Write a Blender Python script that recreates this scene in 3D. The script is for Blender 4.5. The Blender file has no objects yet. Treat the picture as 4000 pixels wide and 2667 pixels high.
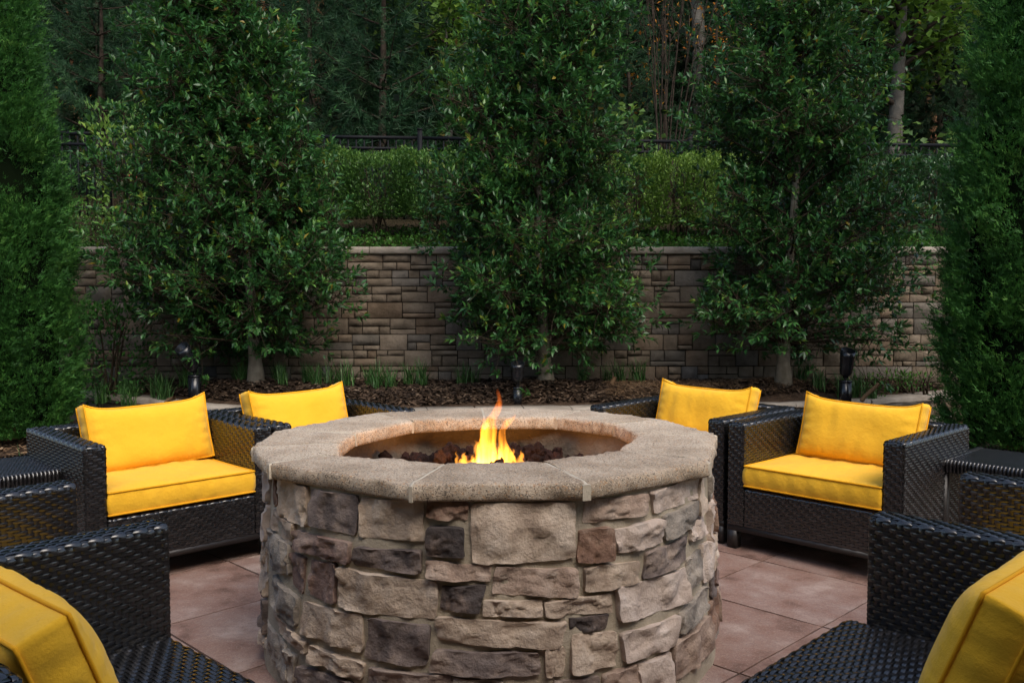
import bpy, math, random
import numpy as np
from mathutils import Vector, Matrix, noise

# ------------------------------------------------------------------ camera, sky, sun, exposure
sc = bpy.context.scene
cam_data = bpy.data.cameras.new('camera')
cam = bpy.data.objects.new('camera', cam_data)
sc.collection.objects.link(cam)
cam.location = (0, 0, 1.302)
cam.rotation_euler = (math.radians(90) - 0.058, 0, 0)
cam_data.sensor_width = 36
cam_data.lens = 32.14
cam_data.clip_end = 500
sc.camera = cam

SUN_ELEV, SUN_AZ = math.radians(52), math.radians(-62)      # azimuth measured from +X towards +Y
world = bpy.data.worlds.new('World'); sc.world = world; world.use_nodes = True
wn = world.node_tree
sky = wn.nodes.new('ShaderNodeTexSky'); sky.sky_type = 'NISHITA'; sky.sun_disc = False
sky.sun_elevation = SUN_ELEV
sky.sun_rotation = math.radians(90) - SUN_AZ
sky.air_density = 1.0; sky.dust_density = 2.0; sky.ozone_density = 1.0
bg = wn.nodes['Background']; bg.inputs['Strength'].default_value = 0.105
wb = wn.nodes.new('ShaderNodeMix'); wb.data_type = 'RGBA'; wb.blend_type = 'MULTIPLY'; wb.inputs['Factor'].default_value = 1.0
wb.inputs[7].default_value = (1.04, 1.0, 0.94, 1)          # neutral camera white balance for evening skylight
wn.links.new(sky.outputs[0], wb.inputs[6]); wn.links.new(wb.outputs[2], bg.inputs['Color'])

sun_data = bpy.data.lights.new('sun', 'SUN'); sun = bpy.data.objects.new('sun', sun_data)
sc.collection.objects.link(sun)
sun_data.energy = 1.15; sun_data.angle = math.radians(42); sun_data.color = (1.0, 0.93, 0.84)
sd = Vector((math.cos(SUN_ELEV)*math.cos(SUN_AZ), math.cos(SUN_ELEV)*math.sin(SUN_AZ), math.sin(SUN_ELEV)))
sun.rotation_euler = sd.to_track_quat('Z', 'Y').to_euler()

vs = sc.view_settings
vs.view_transform = 'Standard'; vs.look = 'None'; vs.gamma = 1.0; vs.use_curve_mapping = False
vs.exposure = 1.35
cy = sc.cycles
cy.max_bounces = 6; cy.diffuse_bounces = 3; cy.glossy_bounces = 3; cy.volume_bounces = 0
cy.use_denoising = True

rng = np.random.default_rng(7)
random.seed(7)
C = sc.collection

# ------------------------------------------------------------------ helpers
class MB:
    def __init__(s): s.v=[]; s.f={3:[],4:[]}; s.t=[]; s.n=0
    def add(s, V, F, t=0.5):
        V=np.asarray(V,float).reshape(-1,3); F=np.asarray(F,int)
        s.v.append(V); s.f[F.shape[1]].append(F+s.n); s.n+=len(V)
        t=np.asarray(t,float); s.t.append(np.full(len(V),t) if t.ndim==0 else t.ravel())
        return s
    def box(s, c, d, t=0.5, rot=None):
        V=np.array([[x,y,z] for x in(-.5,.5) for y in(-.5,.5) for z in(-.5,.5)])*np.array(d)
        if rot is not None: V=V@np.array(rot).T
        return s.add(V+np.array(c),[[0,1,3,2],[4,6,7,5],[0,4,5,1],[2,3,7,6],[0,2,6,4],[1,5,7,3]],t)
    def tube(s, P, R, k=6, t=0.5, cap=True):
        P=np.asarray(P,float); n=len(P); R=np.broadcast_to(np.asarray(R,float),(n,))
        T=np.gradient(P,axis=0); T/= np.linalg.norm(T,axis=1)[:,None]+1e-9
        up=np.array([0,0,1.]) if abs(T[0,2])<.9 else np.array([1.,0,0])
        A=np.cross(T,up); A/=np.linalg.norm(A,axis=1)[:,None]+1e-9; B=np.cross(T,A)
        a=np.arange(k)*2*np.pi/k
        V=P[:,None]+R[:,None,None]*(np.cos(a)[None,:,None]*A[:,None]+np.sin(a)[None,:,None]*B[:,None])
        i=np.arange(n-1)[:,None]*k; j=np.arange(k)[None]; jn=(j+1)%k
        F=np.stack([i+j,i+jn,i+k+jn,i+k+j],-1).reshape(-1,4)
        s.add(V.reshape(-1,3),F,t)
        if cap and k==4: pass
        return s
    def build(s, name, mat, parent=None, smooth=False):
        me=bpy.data.meshes.new(name)
        V=np.concatenate(s.v); me.vertices.add(len(V)); me.vertices.foreach_set('co',V.ravel().astype(np.float32))
        idx=[];st=[];o=0
        for k in (3,4):
            if s.f[k]:
                F=np.concatenate(s.f[k]); idx.append(F.ravel()); st.append(o+np.arange(len(F))*k); o+=F.size
        idx=np.concatenate(idx).astype(np.int32); st=np.concatenate(st).astype(np.int32)
        me.loops.add(len(idx)); me.loops.foreach_set('vertex_index',idx)
        me.polygons.add(len(st)); me.polygons.foreach_set('loop_start',st)
        if smooth: me.polygons.foreach_set('use_smooth',np.ones(len(st),bool))
        a=me.attributes.new('tint','FLOAT','POINT'); a.data.foreach_set('value',np.concatenate(s.t).astype(np.float32))
        me.update(calc_edges=True); me.validate()
        me.materials.append(mat)
        return obj(name,me,parent)

def obj(name, me, parent=None):
    o=bpy.data.objects.new(name,me); C.objects.link(o)
    if parent is not None: o.parent=parent
    return o
def tag(o,label,cat,group=None,kind=None):
    o['label']=label; o['category']=cat
    if group: o['group']=group
    if kind: o['kind']=kind
    return o
def thing(name,label,cat,loc=(0,0,0),rz=0,group=None):
    o=obj(name,None); o.location=loc; o.rotation_euler=(0,0,rz); o.empty_display_size=.1
    return tag(o,label,cat,group)
def struct(o): o['kind']='structure'; return o
def copy_tree(o,parent=None):
    c=o.copy(); C.objects.link(c); c.parent=parent
    for ch in list(o.children): copy_tree(ch,c)
    return c
def nz(V,scale,seed=0.):
    return np.array([noise.noise((p[0]*scale+seed,p[1]*scale+seed*1.7,p[2]*scale-seed)) for p in np.asarray(V).reshape(-1,3)])
def grid_faces(nu,nv):
    i=np.arange(nu-1)[:,None]*nv; j=np.arange(nv-1)[None]
    return np.stack([i+j,i+nv+j,i+nv+j+1,i+j+1],-1).reshape(-1,4)
def unit(A): return A/(np.linalg.norm(A,axis=-1,keepdims=True)+1e-9)

# ------------------------------------------------------------------ materials
def mat(name, base=None, rough=.6, spec=.5, ramp=None, rampsrc='tint', nscale=8., bump=0., bscale=40., bdist=.01, detail=4., metal=0., sheen=0., transl=0., coord='Object', rnd=0., tvar=0., speck=None, coat=0.):
    m=bpy.data.materials.new(name); m.use_nodes=True; nt=m.node_tree; N=nt.nodes; L=nt.links
    b=N['Principled BSDF']; b.inputs['Roughness'].default_value=rough; b.inputs['Specular IOR Level'].default_value=spec
    b.inputs['Metallic'].default_value=metal
    if sheen: b.inputs['Sheen Weight'].default_value=sheen
    if coat: b.inputs['Coat Weight'].default_value=coat
    if base is not None: b.inputs['Base Color'].default_value=(*base,1)
    tc=N.new('ShaderNodeTexCoord'); oi=N.new('ShaderNodeObjectInfo')
    off=N.new('ShaderNodeVectorMath'); off.operation='MULTIPLY_ADD'
    comb=N.new('ShaderNodeCombineXYZ')
    for k in range(3): L.new(oi.outputs['Random'],comb.inputs[k])
    L.new(comb.outputs[0],off.inputs[0]); off.inputs[1].default_value=(37.,53.,71.)
    L.new(tc.outputs[coord],off.inputs[2])
    vec=off.outputs[0]
    def noi(sc_,det=detail,rg=.6):
        n=N.new('ShaderNodeTexNoise'); n.inputs['Scale'].default_value=sc_; n.inputs['Detail'].default_value=det; n.inputs['Roughness'].default_value=rg
        L.new(vec,n.inputs['Vector']); return n
    col=None
    if ramp:
        cr=N.new('ShaderNodeValToRGB'); e=cr.color_ramp.elements
        while len(e)<len(ramp): e.new(.5)
        for k,(p,c) in enumerate(ramp): e[k].position=p; e[k].color=(*c,1)
        if rampsrc=='tint':
            at=N.new('ShaderNodeAttribute'); at.attribute_name='tint'; L.new(at.outputs['Fac'],cr.inputs[0])
        elif rampsrc=='noise':
            n=noi(nscale); src=n.outputs['Fac']
            if rnd:
                ma=N.new('ShaderNodeMath'); ma.operation='MULTIPLY_ADD'; L.new(oi.outputs['Random'],ma.inputs[0]); ma.inputs[1].default_value=rnd; ma.inputs[2].default_value=-rnd/2
                ad=N.new('ShaderNodeMath'); ad.operation='ADD'; L.new(ma.outputs[0],ad.inputs[0]); L.new(src,ad.inputs[1]); src=ad.outputs[0]
            if tvar:
                at=N.new('ShaderNodeAttribute'); at.attribute_name='tint'
                ma=N.new('ShaderNodeMath'); ma.operation='MULTIPLY_ADD'; L.new(at.outputs['Fac'],ma.inputs[0]); ma.inputs[1].default_value=tvar; ma.inputs[2].default_value=-tvar/2
                ad=N.new('ShaderNodeMath'); ad.operation='ADD'; L.new(ma.outputs[0],ad.inputs[0]); L.new(src,ad.inputs[1]); src=ad.outputs[0]
            L.new(src,cr.inputs[0])
        col=cr.outputs[0]
        if speck:
            for (ssc,lo,hi,scol,fac) in speck:
                v=N.new('ShaderNodeTexVoronoi'); v.inputs['Scale'].default_value=ssc; L.new(vec,v.inputs['Vector'])
                sp=N.new('ShaderNodeSeparateColor'); L.new(v.outputs['Color'],sp.inputs[0])
                mr=N.new('ShaderNodeMapRange'); mr.inputs[1].default_value=lo; mr.inputs[2].default_value=hi; L.new(sp.outputs[0],mr.inputs[0])
                mf=N.new('ShaderNodeMath'); mf.operation='MULTIPLY'; mf.inputs[1].default_value=fac; L.new(mr.outputs[0],mf.inputs[0])
                mx=N.new('ShaderNodeMix'); mx.data_type='RGBA'; L.new(mf.outputs[0],mx.inputs['Factor']); L.new(col,mx.inputs[6]); mx.inputs[7].default_value=(*scol,1)
                col=mx.outputs[2]
        L.new(col,b.inputs['Base Color'])
    if bump:
        n=noi(bscale,6.,.65); bp=N.new('ShaderNodeBump'); bp.inputs['Strength'].default_value=bump; bp.inputs['Distance'].default_value=bdist
        L.new(n.outputs['Fac'],bp.inputs['Height']); L.new(bp.outputs[0],b.inputs['Normal'])
    if transl:
        tr=N.new('ShaderNodeBsdfTranslucent'); ms=N.new('ShaderNodeMixShader'); ms.inputs[0].default_value=transl
        if col is not None: L.new(col,tr.inputs['Color'])
        else: tr.inputs['Color'].default_value=(*base,1)
        L.new(b.outputs[0],ms.inputs[1]); L.new(tr.outputs[0],ms.inputs[2])
        L.new(ms.outputs[0],N['Material Output'].inputs['Surface'])
    return m

M={}
# pit facing stones, one real colour family per code
def stone(name,c0,c1,c2,rough=.85):
    M[name]=mat('stone_'+name,ramp=[(.34,c0),(.5,c1),(.66,c2)],rampsrc='noise',nscale=11,detail=8,rnd=.10,rough=rough,spec=.25,bump=.8,bscale=34,bdist=.014)
stone('b',(.32,.24,.18),(.46,.36,.275),(.56,.46,.37))
stone('p',(.39,.305,.25),(.52,.42,.355),(.60,.505,.44))
stone('t',(.25,.175,.135),(.37,.27,.21),(.46,.36,.29))
stone('r',(.13,.075,.055),(.22,.13,.09),(.32,.23,.175))
stone('m',(.13,.085,.07),(.22,.145,.12),(.30,.22,.18))
stone('d',(.10,.08,.074),(.175,.137,.122),(.32,.25,.205))
stone('g',(.17,.15,.13),(.30,.26,.22),(.40,.345,.29))
stone('k',(.05,.042,.040),(.085,.068,.063),(.19,.14,.115))
M['mortar']=mat('mortar',ramp=[(.3,(.31,.265,.20)),(.7,(.43,.37,.285))],rampsrc='noise',nscale=14,rough=.95,spec=.1,bump=.7,bscale=120,bdist=.006)
M['joint']=mat('cap_joint_mortar',ramp=[(.3,(.40,.345,.27)),(.7,(.50,.44,.35))],rampsrc='noise',nscale=20,rough=.95,spec=.1,bump=.5,bscale=150,bdist=.004)
M['cap']=mat('cap_aggregate',ramp=[(.3,(.29,.225,.16)),(.5,(.42,.335,.25)),(.7,(.52,.43,.33))],rampsrc='noise',nscale=6,detail=5,rnd=.24,rough=.9,spec=.2,bump=.8,bscale=210,bdist=.006,
    speck=[(240,.70,.9,(.58,.48,.37),.6),(300,.82,.88,(.09,.075,.065),.8),(190,.88,.95,(.42,.24,.12),.6)])
M['liner']=mat('pit_liner',ramp=[(.3,(.15,.11,.08)),(.6,(.27,.215,.16)),(.8,(.36,.295,.225))],rampsrc='noise',nscale=5,detail=7,rough=.95,spec=.1,bump=.9,bscale=30,bdist=.02)
M['lava']=mat('lava_rock',ramp=[(.3,(.035,.022,.02)),(.55,(.075,.042,.036)),(.8,(.15,.06,.045))],rampsrc='noise',nscale=6,rnd=.3,rough=.95,spec=.1,bump=1.,bscale=70,bdist=.02)
M['tile']=mat('stamped_concrete',ramp=[(.30,(.125,.070,.053)),(.43,(.235,.140,.110)),(.56,(.265,.178,.148)),(.70,(.37,.28,.24))],rampsrc='noise',nscale=5.5,detail=10,rnd=.22,rough=.55,spec=.35,bump=.4,bscale=45,bdist=.008,speck=[(260,.80,.95,(.42,.34,.29),.35),(330,.84,.95,(.07,.05,.045),.4)])
M['groove']=mat('tile_groove',base=(.055,.036,.03),rough=.95,spec=.1)
def wallmat(name,c0,c1,c2):
    M[name]=mat('wall_block_'+name,ramp=[(.25,c0),(.5,c1),(.75,c2)],rampsrc='noise',nscale=5,detail=6,rnd=.22,tvar=.2,rough=.9,spec=.2,bump=.6,bscale=22,bdist=.02)
wallmat('w0',(.095,.074,.052),(.158,.125,.09),(.22,.178,.134))
wallmat('w1',(.072,.064,.053),(.122,.107,.088),(.175,.153,.127))
wallmat('w2',(.10,.072,.047),(.16,.117,.08),(.21,.163,.117))
wallmat('w3',(.065,.061,.057),(.115,.106,.097),(.18,.162,.14))
M['wallback']=mat('wall_joint',base=(.02,.016,.013),rough=1,spec=0)
M['coping']=mat('wall_coping',ramp=[(.3,(.21,.18,.145)),(.7,(.33,.29,.24))],rampsrc='noise',nscale=6,rnd=.15,rough=.9,spec=.2,bump=.5,bscale=25,bdist=.015)
M['wicker']=mat('resin_wicker',ramp=[(.0,(.0065,.0064,.0068)),(.5,(.0115,.011,.0115)),(1.,(.023,.021,.021))],rough=.25,spec=.85)
M['core']=mat('wicker_core',base=(.006,.005,.005),rough=.8,spec=.1)
M['metal']=mat('dark_powder_coat',base=(.018,.015,.014),rough=.45,spec=.45)
M['fabric']=mat('yellow_canvas',ramp=[(.3,(.78,.42,.022)),(.7,(.86,.48,.032))],rampsrc='noise',nscale=3,rough=.85,spec=.12,sheen=.15,bump=.22,bscale=11,bdist=.04)
M['pipe']=mat('yellow_piping',base=(.74,.35,.014),rough=.8,spec=.15)
M['fixture']=mat('black_fixture',base=(.008,.009,.011),rough=.25,spec=.5)
M['lens']=mat('lamp_glass',base=(.03,.035,.04),rough=.08,spec=.6)
M['soil']=mat('soil',ramp=[(.3,(.035,.022,.015)),(.6,(.07,.046,.03)),(.8,(.12,.085,.06))],rampsrc='noise',nscale=7,detail=8,rough=1,spec=.05,bump=1,bscale=40,bdist=.03)
M['forest_floor']=mat('forest_floor',ramp=[(.3,(.018,.016,.008)),(.55,(.036,.028,.015)),(.8,(.065,.048,.028))],rampsrc='noise',nscale=2.5,detail=8,rough=1,spec=.05,bump=1,bscale=14,bdist=.08)
M['chips']=mat('mulch_chips',ramp=[(0,(.014,.010,.008)),(.4,(.042,.028,.019)),(.75,(.10,.066,.043)),(1,(.22,.165,.115))],rough=.95,spec=.1)
M['straw']=mat('pine_straw',ramp=[(0,(.06,.035,.02)),(.6,(.16,.10,.055)),(1,(.30,.22,.14))],rough=.9,spec=.1)
M['holly']=mat('holly_leaf',ramp=[(0,(.016,.054,.016)),(.45,(.036,.12,.030)),(.75,(.070,.175,.034)),(.92,(.13,.25,.038)),(1,(.22,.17,.02))],rough=.34,spec=.40,transl=.25)
M['holly_bark']=mat('holly_bark',ramp=[(.3,(.10,.085,.06)),(.7,(.21,.185,.14))],rampsrc='noise',nscale=9,rough=.9,spec=.1,bump=.5,bscale=30,bdist=.02)
M['twig']=mat('twig',base=(.045,.034,.022),rough=.9,spec=.1)
M['thuja']=mat('arborvitae_spray',ramp=[(0,(.016,.055,.012)),(.5,(.036,.125,.022)),(.85,(.065,.19,.03)),(1,(.11,.24,.045))],rough=.6,spec=.25,transl=.15)
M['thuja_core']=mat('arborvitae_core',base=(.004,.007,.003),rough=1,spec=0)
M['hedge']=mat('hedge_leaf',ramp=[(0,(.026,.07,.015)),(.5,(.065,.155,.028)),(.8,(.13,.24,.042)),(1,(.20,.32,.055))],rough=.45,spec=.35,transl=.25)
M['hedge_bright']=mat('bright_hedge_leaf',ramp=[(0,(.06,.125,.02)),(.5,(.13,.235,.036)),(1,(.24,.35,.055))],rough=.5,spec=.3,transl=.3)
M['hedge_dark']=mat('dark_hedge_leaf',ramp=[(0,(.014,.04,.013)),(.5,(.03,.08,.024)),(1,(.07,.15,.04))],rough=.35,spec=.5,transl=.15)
M['cover']=mat('ground_cover_leaf',ramp=[(0,(.02,.065,.012)),(.5,(.055,.155,.022)),(.85,(.11,.25,.036)),(1,(.22,.29,.06))],rough=.5,spec=.3,transl=.3)
M['grass']=mat('liriope_blade',ramp=[(0,(.02,.06,.016)),(.5,(.045,.12,.028)),(1,(.11,.21,.055))],rough=.45,spec=.3,transl=.2)
M['pine']=mat('pine_needle',ramp=[(0,(.011,.034,.015)),(.5,(.025,.072,.028)),(1,(.055,.12,.042))],rough=.5,spec=.25,transl=.15)
M['maple']=mat('maple_leaf',ramp=[(0,(.05,.10,.015)),(.5,(.09,.18,.024)),(.9,(.16,.25,.032)),(1,(.30,.22,.03))],rough=.5,spec=.3,transl=.4)
M['sapling']=mat('sapling_leaf',ramp=[(0,(.07,.14,.03)),(1,(.16,.26,.06))],rough=.5,spec=.3,transl=.4)
M['far_leaf']=mat('woodland_leaf',ramp=[(0,(.004,.008,.004)),(.6,(.009,.017,.006)),(.90,(.025,.032,.008)),(1,(.10,.07,.015))],rough=.8,spec=.1,transl=.3)  # orange end of the ramp paints sun-lit clusters; the rest is leaf colour
M['bark_dark']=mat('dark_bark',ramp=[(.3,(.022,.016,.012)),(.7,(.06,.045,.034))],rampsrc='noise',nscale=6,rough=.95,spec=.1,bump=.6,bscale=14,bdist=.05)
M['bark_pale']=mat('pale_bark',ramp=[(.3,(.06,.055,.047)),(.7,(.15,.135,.115))],rampsrc='noise',nscale=5,rough=.95,spec=.1,bump=.5,bscale=14,bdist=.04)
M['bark_pine']=mat('pine_bark',ramp=[(.3,(.15,.075,.04)),(.7,(.38,.19,.10))],rampsrc='noise',nscale=6,rough=.95,spec=.1,bump=.6,bscale=14,bdist=.05)  # reddish pine bark, brightened to orange to stand in for sun on far trunks
M['fence']=mat('black_fence_paint',base=(.004,.0045,.006),rough=.6,spec=.15)
M['stucco']=mat('stucco',ramp=[(.3,(.28,.25,.21)),(.7,(.36,.33,.28))],rampsrc='noise',nscale=3,rough=.95,spec=.1)
M['glass']=mat('window_glass',base=(.02,.025,.03),rough=.05,spec=.6)
M['autumn']=mat('autumn_leaf',ramp=[(0,(.26,.075,.010)),(.5,(.45,.17,.02)),(1,(.55,.30,.04))],rough=.6,spec=.2,transl=.45)  # orange leaf colour painted in place of low sunlight in the far wood
M['roof']=mat('roof_shingle',base=(.06,.055,.05),rough=.9,spec=.1)
M['flag']=mat('red_flag',base=(.55,.06,.06),rough=.7,spec=.2)

# ------------------------------------------------------------------ ground, hillside, bed, patio
g=MB().add([[-250,-250,-.05],[250,-250,-.05],[250,9.7,-.05],[-250,9.7,-.05]],[[0,1,2,3]]).build('ground',M['soil']); struct(g)

WALL_Y=9.6
def hill_z(x,y):
    z=np.interp(y,[9.7,10.6,12.4,16,20,30,60,160],[1.60,1.78,2.2,2.85,3.5,4.3,5.5,7.])
    return z-.0137*x*np.clip((y-10)/2.4,0,1)*.95
xs=np.concatenate([[-160,-90,-50,-30,-20],np.linspace(-14,14,57),[20,30,50,90,160]])
ys=np.concatenate([np.linspace(9.66,14,18),np.linspace(15,34,16),[45,60,90,160]])
X,Y=np.meshgrid(xs,ys,indexing='ij')
Z=hill_z(X,Y)+.05*nz(np.stack([X,Y,X*0],-1),.9).reshape(X.shape)*(Y>10)
struct(MB().add(np.stack([X,Y,Z],-1),grid_faces(len(xs),len(ys))[:,::-1]).build('hillside',M['forest_floor'],smooth=True))

CURB=np.array([[-5.2,9.75],[-4.41,9.25],[-3.52,8.70],[-2.95,8.27],[-2.41,7.95],[-1.8,7.78],[-1.2,7.75],[-.2,7.92],[1.0,8.02],[2.2,8.2],[3.3,8.55],[4.2,9.02],[5.2,9.75]])
TRUNKS=[(-2.499,8.8),(.332,8.8),(2.647,8.8)]
def bed_z(x,y):
    yc=np.interp(x,CURB[:,0],CURB[:,1])
    z=.20+.13*np.clip((y-yc)/.6,0,1)
    for tx,ty in TRUNKS: z=z+.07*np.exp(-((x-tx)**2/.25+(y-ty)**2/.12))
    return z
xs=np.linspace(-5.3,5.3,110); q=np.linspace(0,1,16)
yc=np.interp(xs,CURB[:,0],CURB[:,1])-.04
Xb=np.repeat(xs[:,None],16,1); Yb=yc[:,None]+(9.72-np.minimum(yc[:,None],9.70))*q[None]
Zb=bed_z(Xb,Yb)+.02*nz(np.stack([Xb,Yb,0*Xb],-1),5).reshape(Xb.shape)
struct(MB().add(np.stack([Xb,Yb,Zb],-1),grid_faces(110,16)[:,::-1]).build('planting_bed',M['soil'],smooth=True))

# patio of stamped square slabs set on the diagonal
patio=obj('patio',None); struct(patio)
TA=lambda i:2.264+.853*i
TB=lambda j:3.81+.856*j
base=[]
cors=[(TA(-3),TB(-7)),(TA(-3),TB(4)),(TA(6),TB(4)),(TA(6),TB(-7))]
MB().add([[(b-a)/2,(a+b)/2,-.007] for a,b in cors],[[0,1,2,3]]).build('groove_bed',M['groove'],patio)
def tile_mesh(seed):
    n=9; u=np.linspace(-.5,.5,n); s=.853/math.sqrt(2)-.0065
    U,V=np.meshgrid(u,u,indexing='ij')
    P=np.stack([U*s,V*s,0*U],-1)
    e=(np.maximum(abs(U),abs(V))>.49)
    P[...,2]=.0015*nz(P.reshape(-1,3),5,seed).reshape(U.shape)
    P[...,2]-=np.where(e,.003,0)
    wob=.003*nz(P.reshape(-1,3),9,seed+5).reshape(U.shape)
    P[...,0]+=np.where(abs(U)>.49,wob,0); P[...,1]+=np.where(abs(V)>.49,wob,0)
    mb=MB().add(P,grid_faces(n,n))
    ring=[(i,0) for i in range(n)]+[(n-1,j) for j in range(1,n)]+[(i,n-1) for i in range(n-2,-1,-1)]+[(0,j) for j in range(n-2,0,-1)]
    R=np.array([P[i,j] for i,j in ring]); Lw=R.copy(); Lw[:,2]=-.012; k=len(ring)
    mb.add(np.concatenate([R,Lw]),[[a,a+k,(a+1)%k+k,(a+1)%k] for a in range(k)])
    return mb
tms=[]
for k in range(5):
    o=tile_mesh(k*3.3).build('paving_slab',M['tile'],patio,smooth=True); tms.append(o.data); bpy.data.objects.remove(o)
k=0
for i in range(-3,6):
    for j in range(-7,4):
        a,b=(TA(i)+TA(i+1))/2,(TB(j)+TB(j+1))/2
        o=obj('paving_slab',tms[k%5],patio); o.location=((b-a)/2,(a+b)/2,0); o.rotation_euler=(0,0,math.radians(45+90*(k*7%4))); k+=1

# ------------------------------------------------------------------ rear retaining wall
wall=thing('retaining_wall','tall retaining wall of mixed tan and grey split-face blocks behind the trees','retaining wall')
MB().box((0,WALL_Y+.16,.80),(13.2,.26,1.70)).build('joint_backing',M['wallback'],wall)
def block(mb,x0,x1,z0,z1,y,seed,tint,nu=7,nv=5,rel=.034):
    g_=.0045
    u=np.linspace(x0+g_,x1-g_,nu); v=np.linspace(z0+g_,z1-g_,nv)
    U,V=np.meshgrid(u,v,indexing='ij')
    P=np.stack([U,np.full_like(U,y),V],-1)
    h=rel*(nz(P.reshape(-1,3),7,seed).reshape(U.shape)*.9+.55)
    edge=np.zeros_like(U,bool); edge[0]=edge[-1]=True; edge[:,0]=edge[:,-1]=True
    h=np.where(edge,h*.25,h); P[...,1]-=h
    mb.add(P,grid_faces(nu,nv),tint)
    ring=[(i,0) for i in range(nu)]+[(nu-1,j) for j in range(1,nv)]+[(i,nv-1) for i in range(nu-2,-1,-1)]+[(0,j) for j in range(nv-2,0,-1)]
    R=np.array([P[i,j] for i,j in ring]); Lw=R.copy(); Lw[:,1]=y+.03; k=len(ring)
    mb.add(np.concatenate([R,Lw]),[[a,a+k,(a+1)%k+k,(a+1)%k] for a in range(k)],tint)
pieces=[]; CH=.168; ZT=1.659
rw=random.Random(3)
for c in range(9):
    z1=ZT-c*CH; z0=z1-CH; x=-6.5-rw.random()*.3
    while x<6.4:
        w=rw.choice([.24,.27,.29,.31,.34,.37]); p=rw.random(); mc=rw.choice(['w0','w0','w0','w1','w2'] if rw.random()<.9 else ['w3','w1'])
        def pc(a,b,c0,c1,m=None): pieces.append((x+a*w,x+b*w,z0+c0*CH,z0+c1*CH,m or (mc if rw.random()<.65 else rw.choice(['w0','w1','w2','w0']))))
        s=rw.choice([.33,.5,.5,.67]); t=rw.choice([.4,.5,.6])
        if p<.26: pc(0,1,0,1)
        elif p<.50: pc(0,1,0,s); pc(0,1,s,1)
        elif p<.68: pc(0,1,0,s); pc(0,t,s,1); pc(t,1,s,1)
        elif p<.88: pc(0,t,0,s); pc(t,1,0,s); pc(0,1,s,1)
        else: pc(0,t,0,1); pc(t,1,0,s); pc(t,1,s,1)
        x+=w
def open_score(P):
    x=(P[0]+P[1])/2; z=(P[2]+P[3])/2; a=(P[1]-P[0])*(P[3]-P[2])
    s=1.
    if abs(x)>4.55 or z<.3: s=.01
    elif -3.9<x<-2.0 or -.65<x<1.1 or 2.1<x<3.9: s=.25
    return a*s
pieces.sort(key=open_score,reverse=True)
rest={}
for n_,P in enumerate(pieces):
    if n_<300:
        mb=MB(); block(mb,*P[:4],WALL_Y,n_*.37,rw.random()); mb.build('wall_block',M[P[4]],wall)
    else:
        mb=rest.setdefault(P[4],MB()); block(mb,*P[:4],WALL_Y,n_*.37,rw.random(),4,3)
restmb=MB()
for k_,mb in rest.items():
    restmb.v+=mb.v; restmb.t+=mb.t
    for a in (3,4): restmb.f[a]+=[f+restmb.n for f in mb.f[a]]
    restmb.n+=mb.n
o=restmb.build('far_wall_blocks',M['w0'],wall); o['kind']='stuff'
x=-6.6
while x<6.5:
    w=rw.uniform(.46,.56); mb=MB()
    n=7; u=np.linspace(x+.003,x+w-.003,n)
    prof=[(.0,1.661),(-.045,1.661),(-.05,1.672),(-.052,1.70),(-.048,1.725),(-.035,1.734),(.10,1.736),(.26,1.734)]
    P=np.array([[[xx,WALL_Y+a,b] for a,b in prof] for xx in u]); P[...,1]+=.008*nz(P.reshape(-1,3),8,x).reshape(n,-1)*(np.arange(8)<6)
    mb.add(P,grid_faces(n,8)[:,::-1]); mb.build('coping_stone',M['coping'],wall,smooth=False); x+=w

# low curved kerb wall in front of the bed
curb=thing('bed_kerb_wall','low curved block kerb edging the mulched bed','kerb wall')
seg=np.linalg.norm(np.diff(CURB,axis=0),axis=1); cum=np.concatenate([[0],np.cumsum(seg)])
def curb_at(s): return np.array([np.interp(s,cum,CURB[:,0]),np.interp(s,cum,CURB[:,1])])
s=0; L_=cum[-1]
MBk=MB()
while s<L_-.2:
    ln=min(.42,L_-s); p0,p1=curb_at(s+.003),curb_at(s+ln-.003); d=(p1-p0)/np.linalg.norm(p1-p0); nrm=np.array([d[1],-d[0]])
    def slab(name,za,zb,f,bk,m):
        mb=MB(); n=4; P=[]
        for k in range(n):
            p=p0+(p1-p0)*k/(n-1); j=.006*math.sin(k*2.1+s*9)
            P.append([[*(p+nrm*(f+j-.004)),za],[*(p+nrm*(f+j)),zb-.012],[*(p+nrm*(f+j-.012)),zb],[*(p-nrm*bk),zb],[*(p-nrm*bk),za]])
        P=np.array(P); mb.add(P,grid_faces(n,5)[:,::-1])
        for e in (0,-1): mb.add(P[e],np.array([[0,1,2],[0,2,3],[0,3,4]]))
        return mb.build(name,m,curb)
    slab('kerb_cap',.182,.252,.02,.27,M['coping'])
    slab('kerb_block',.032,.178,.0,.24,M[rw.choice(['w0','w1','w2'])])
    slab('kerb_block',-.1,.028,.0,.24,M[rw.choice(['w0','w1','w2'])])
    s+=ln

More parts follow.
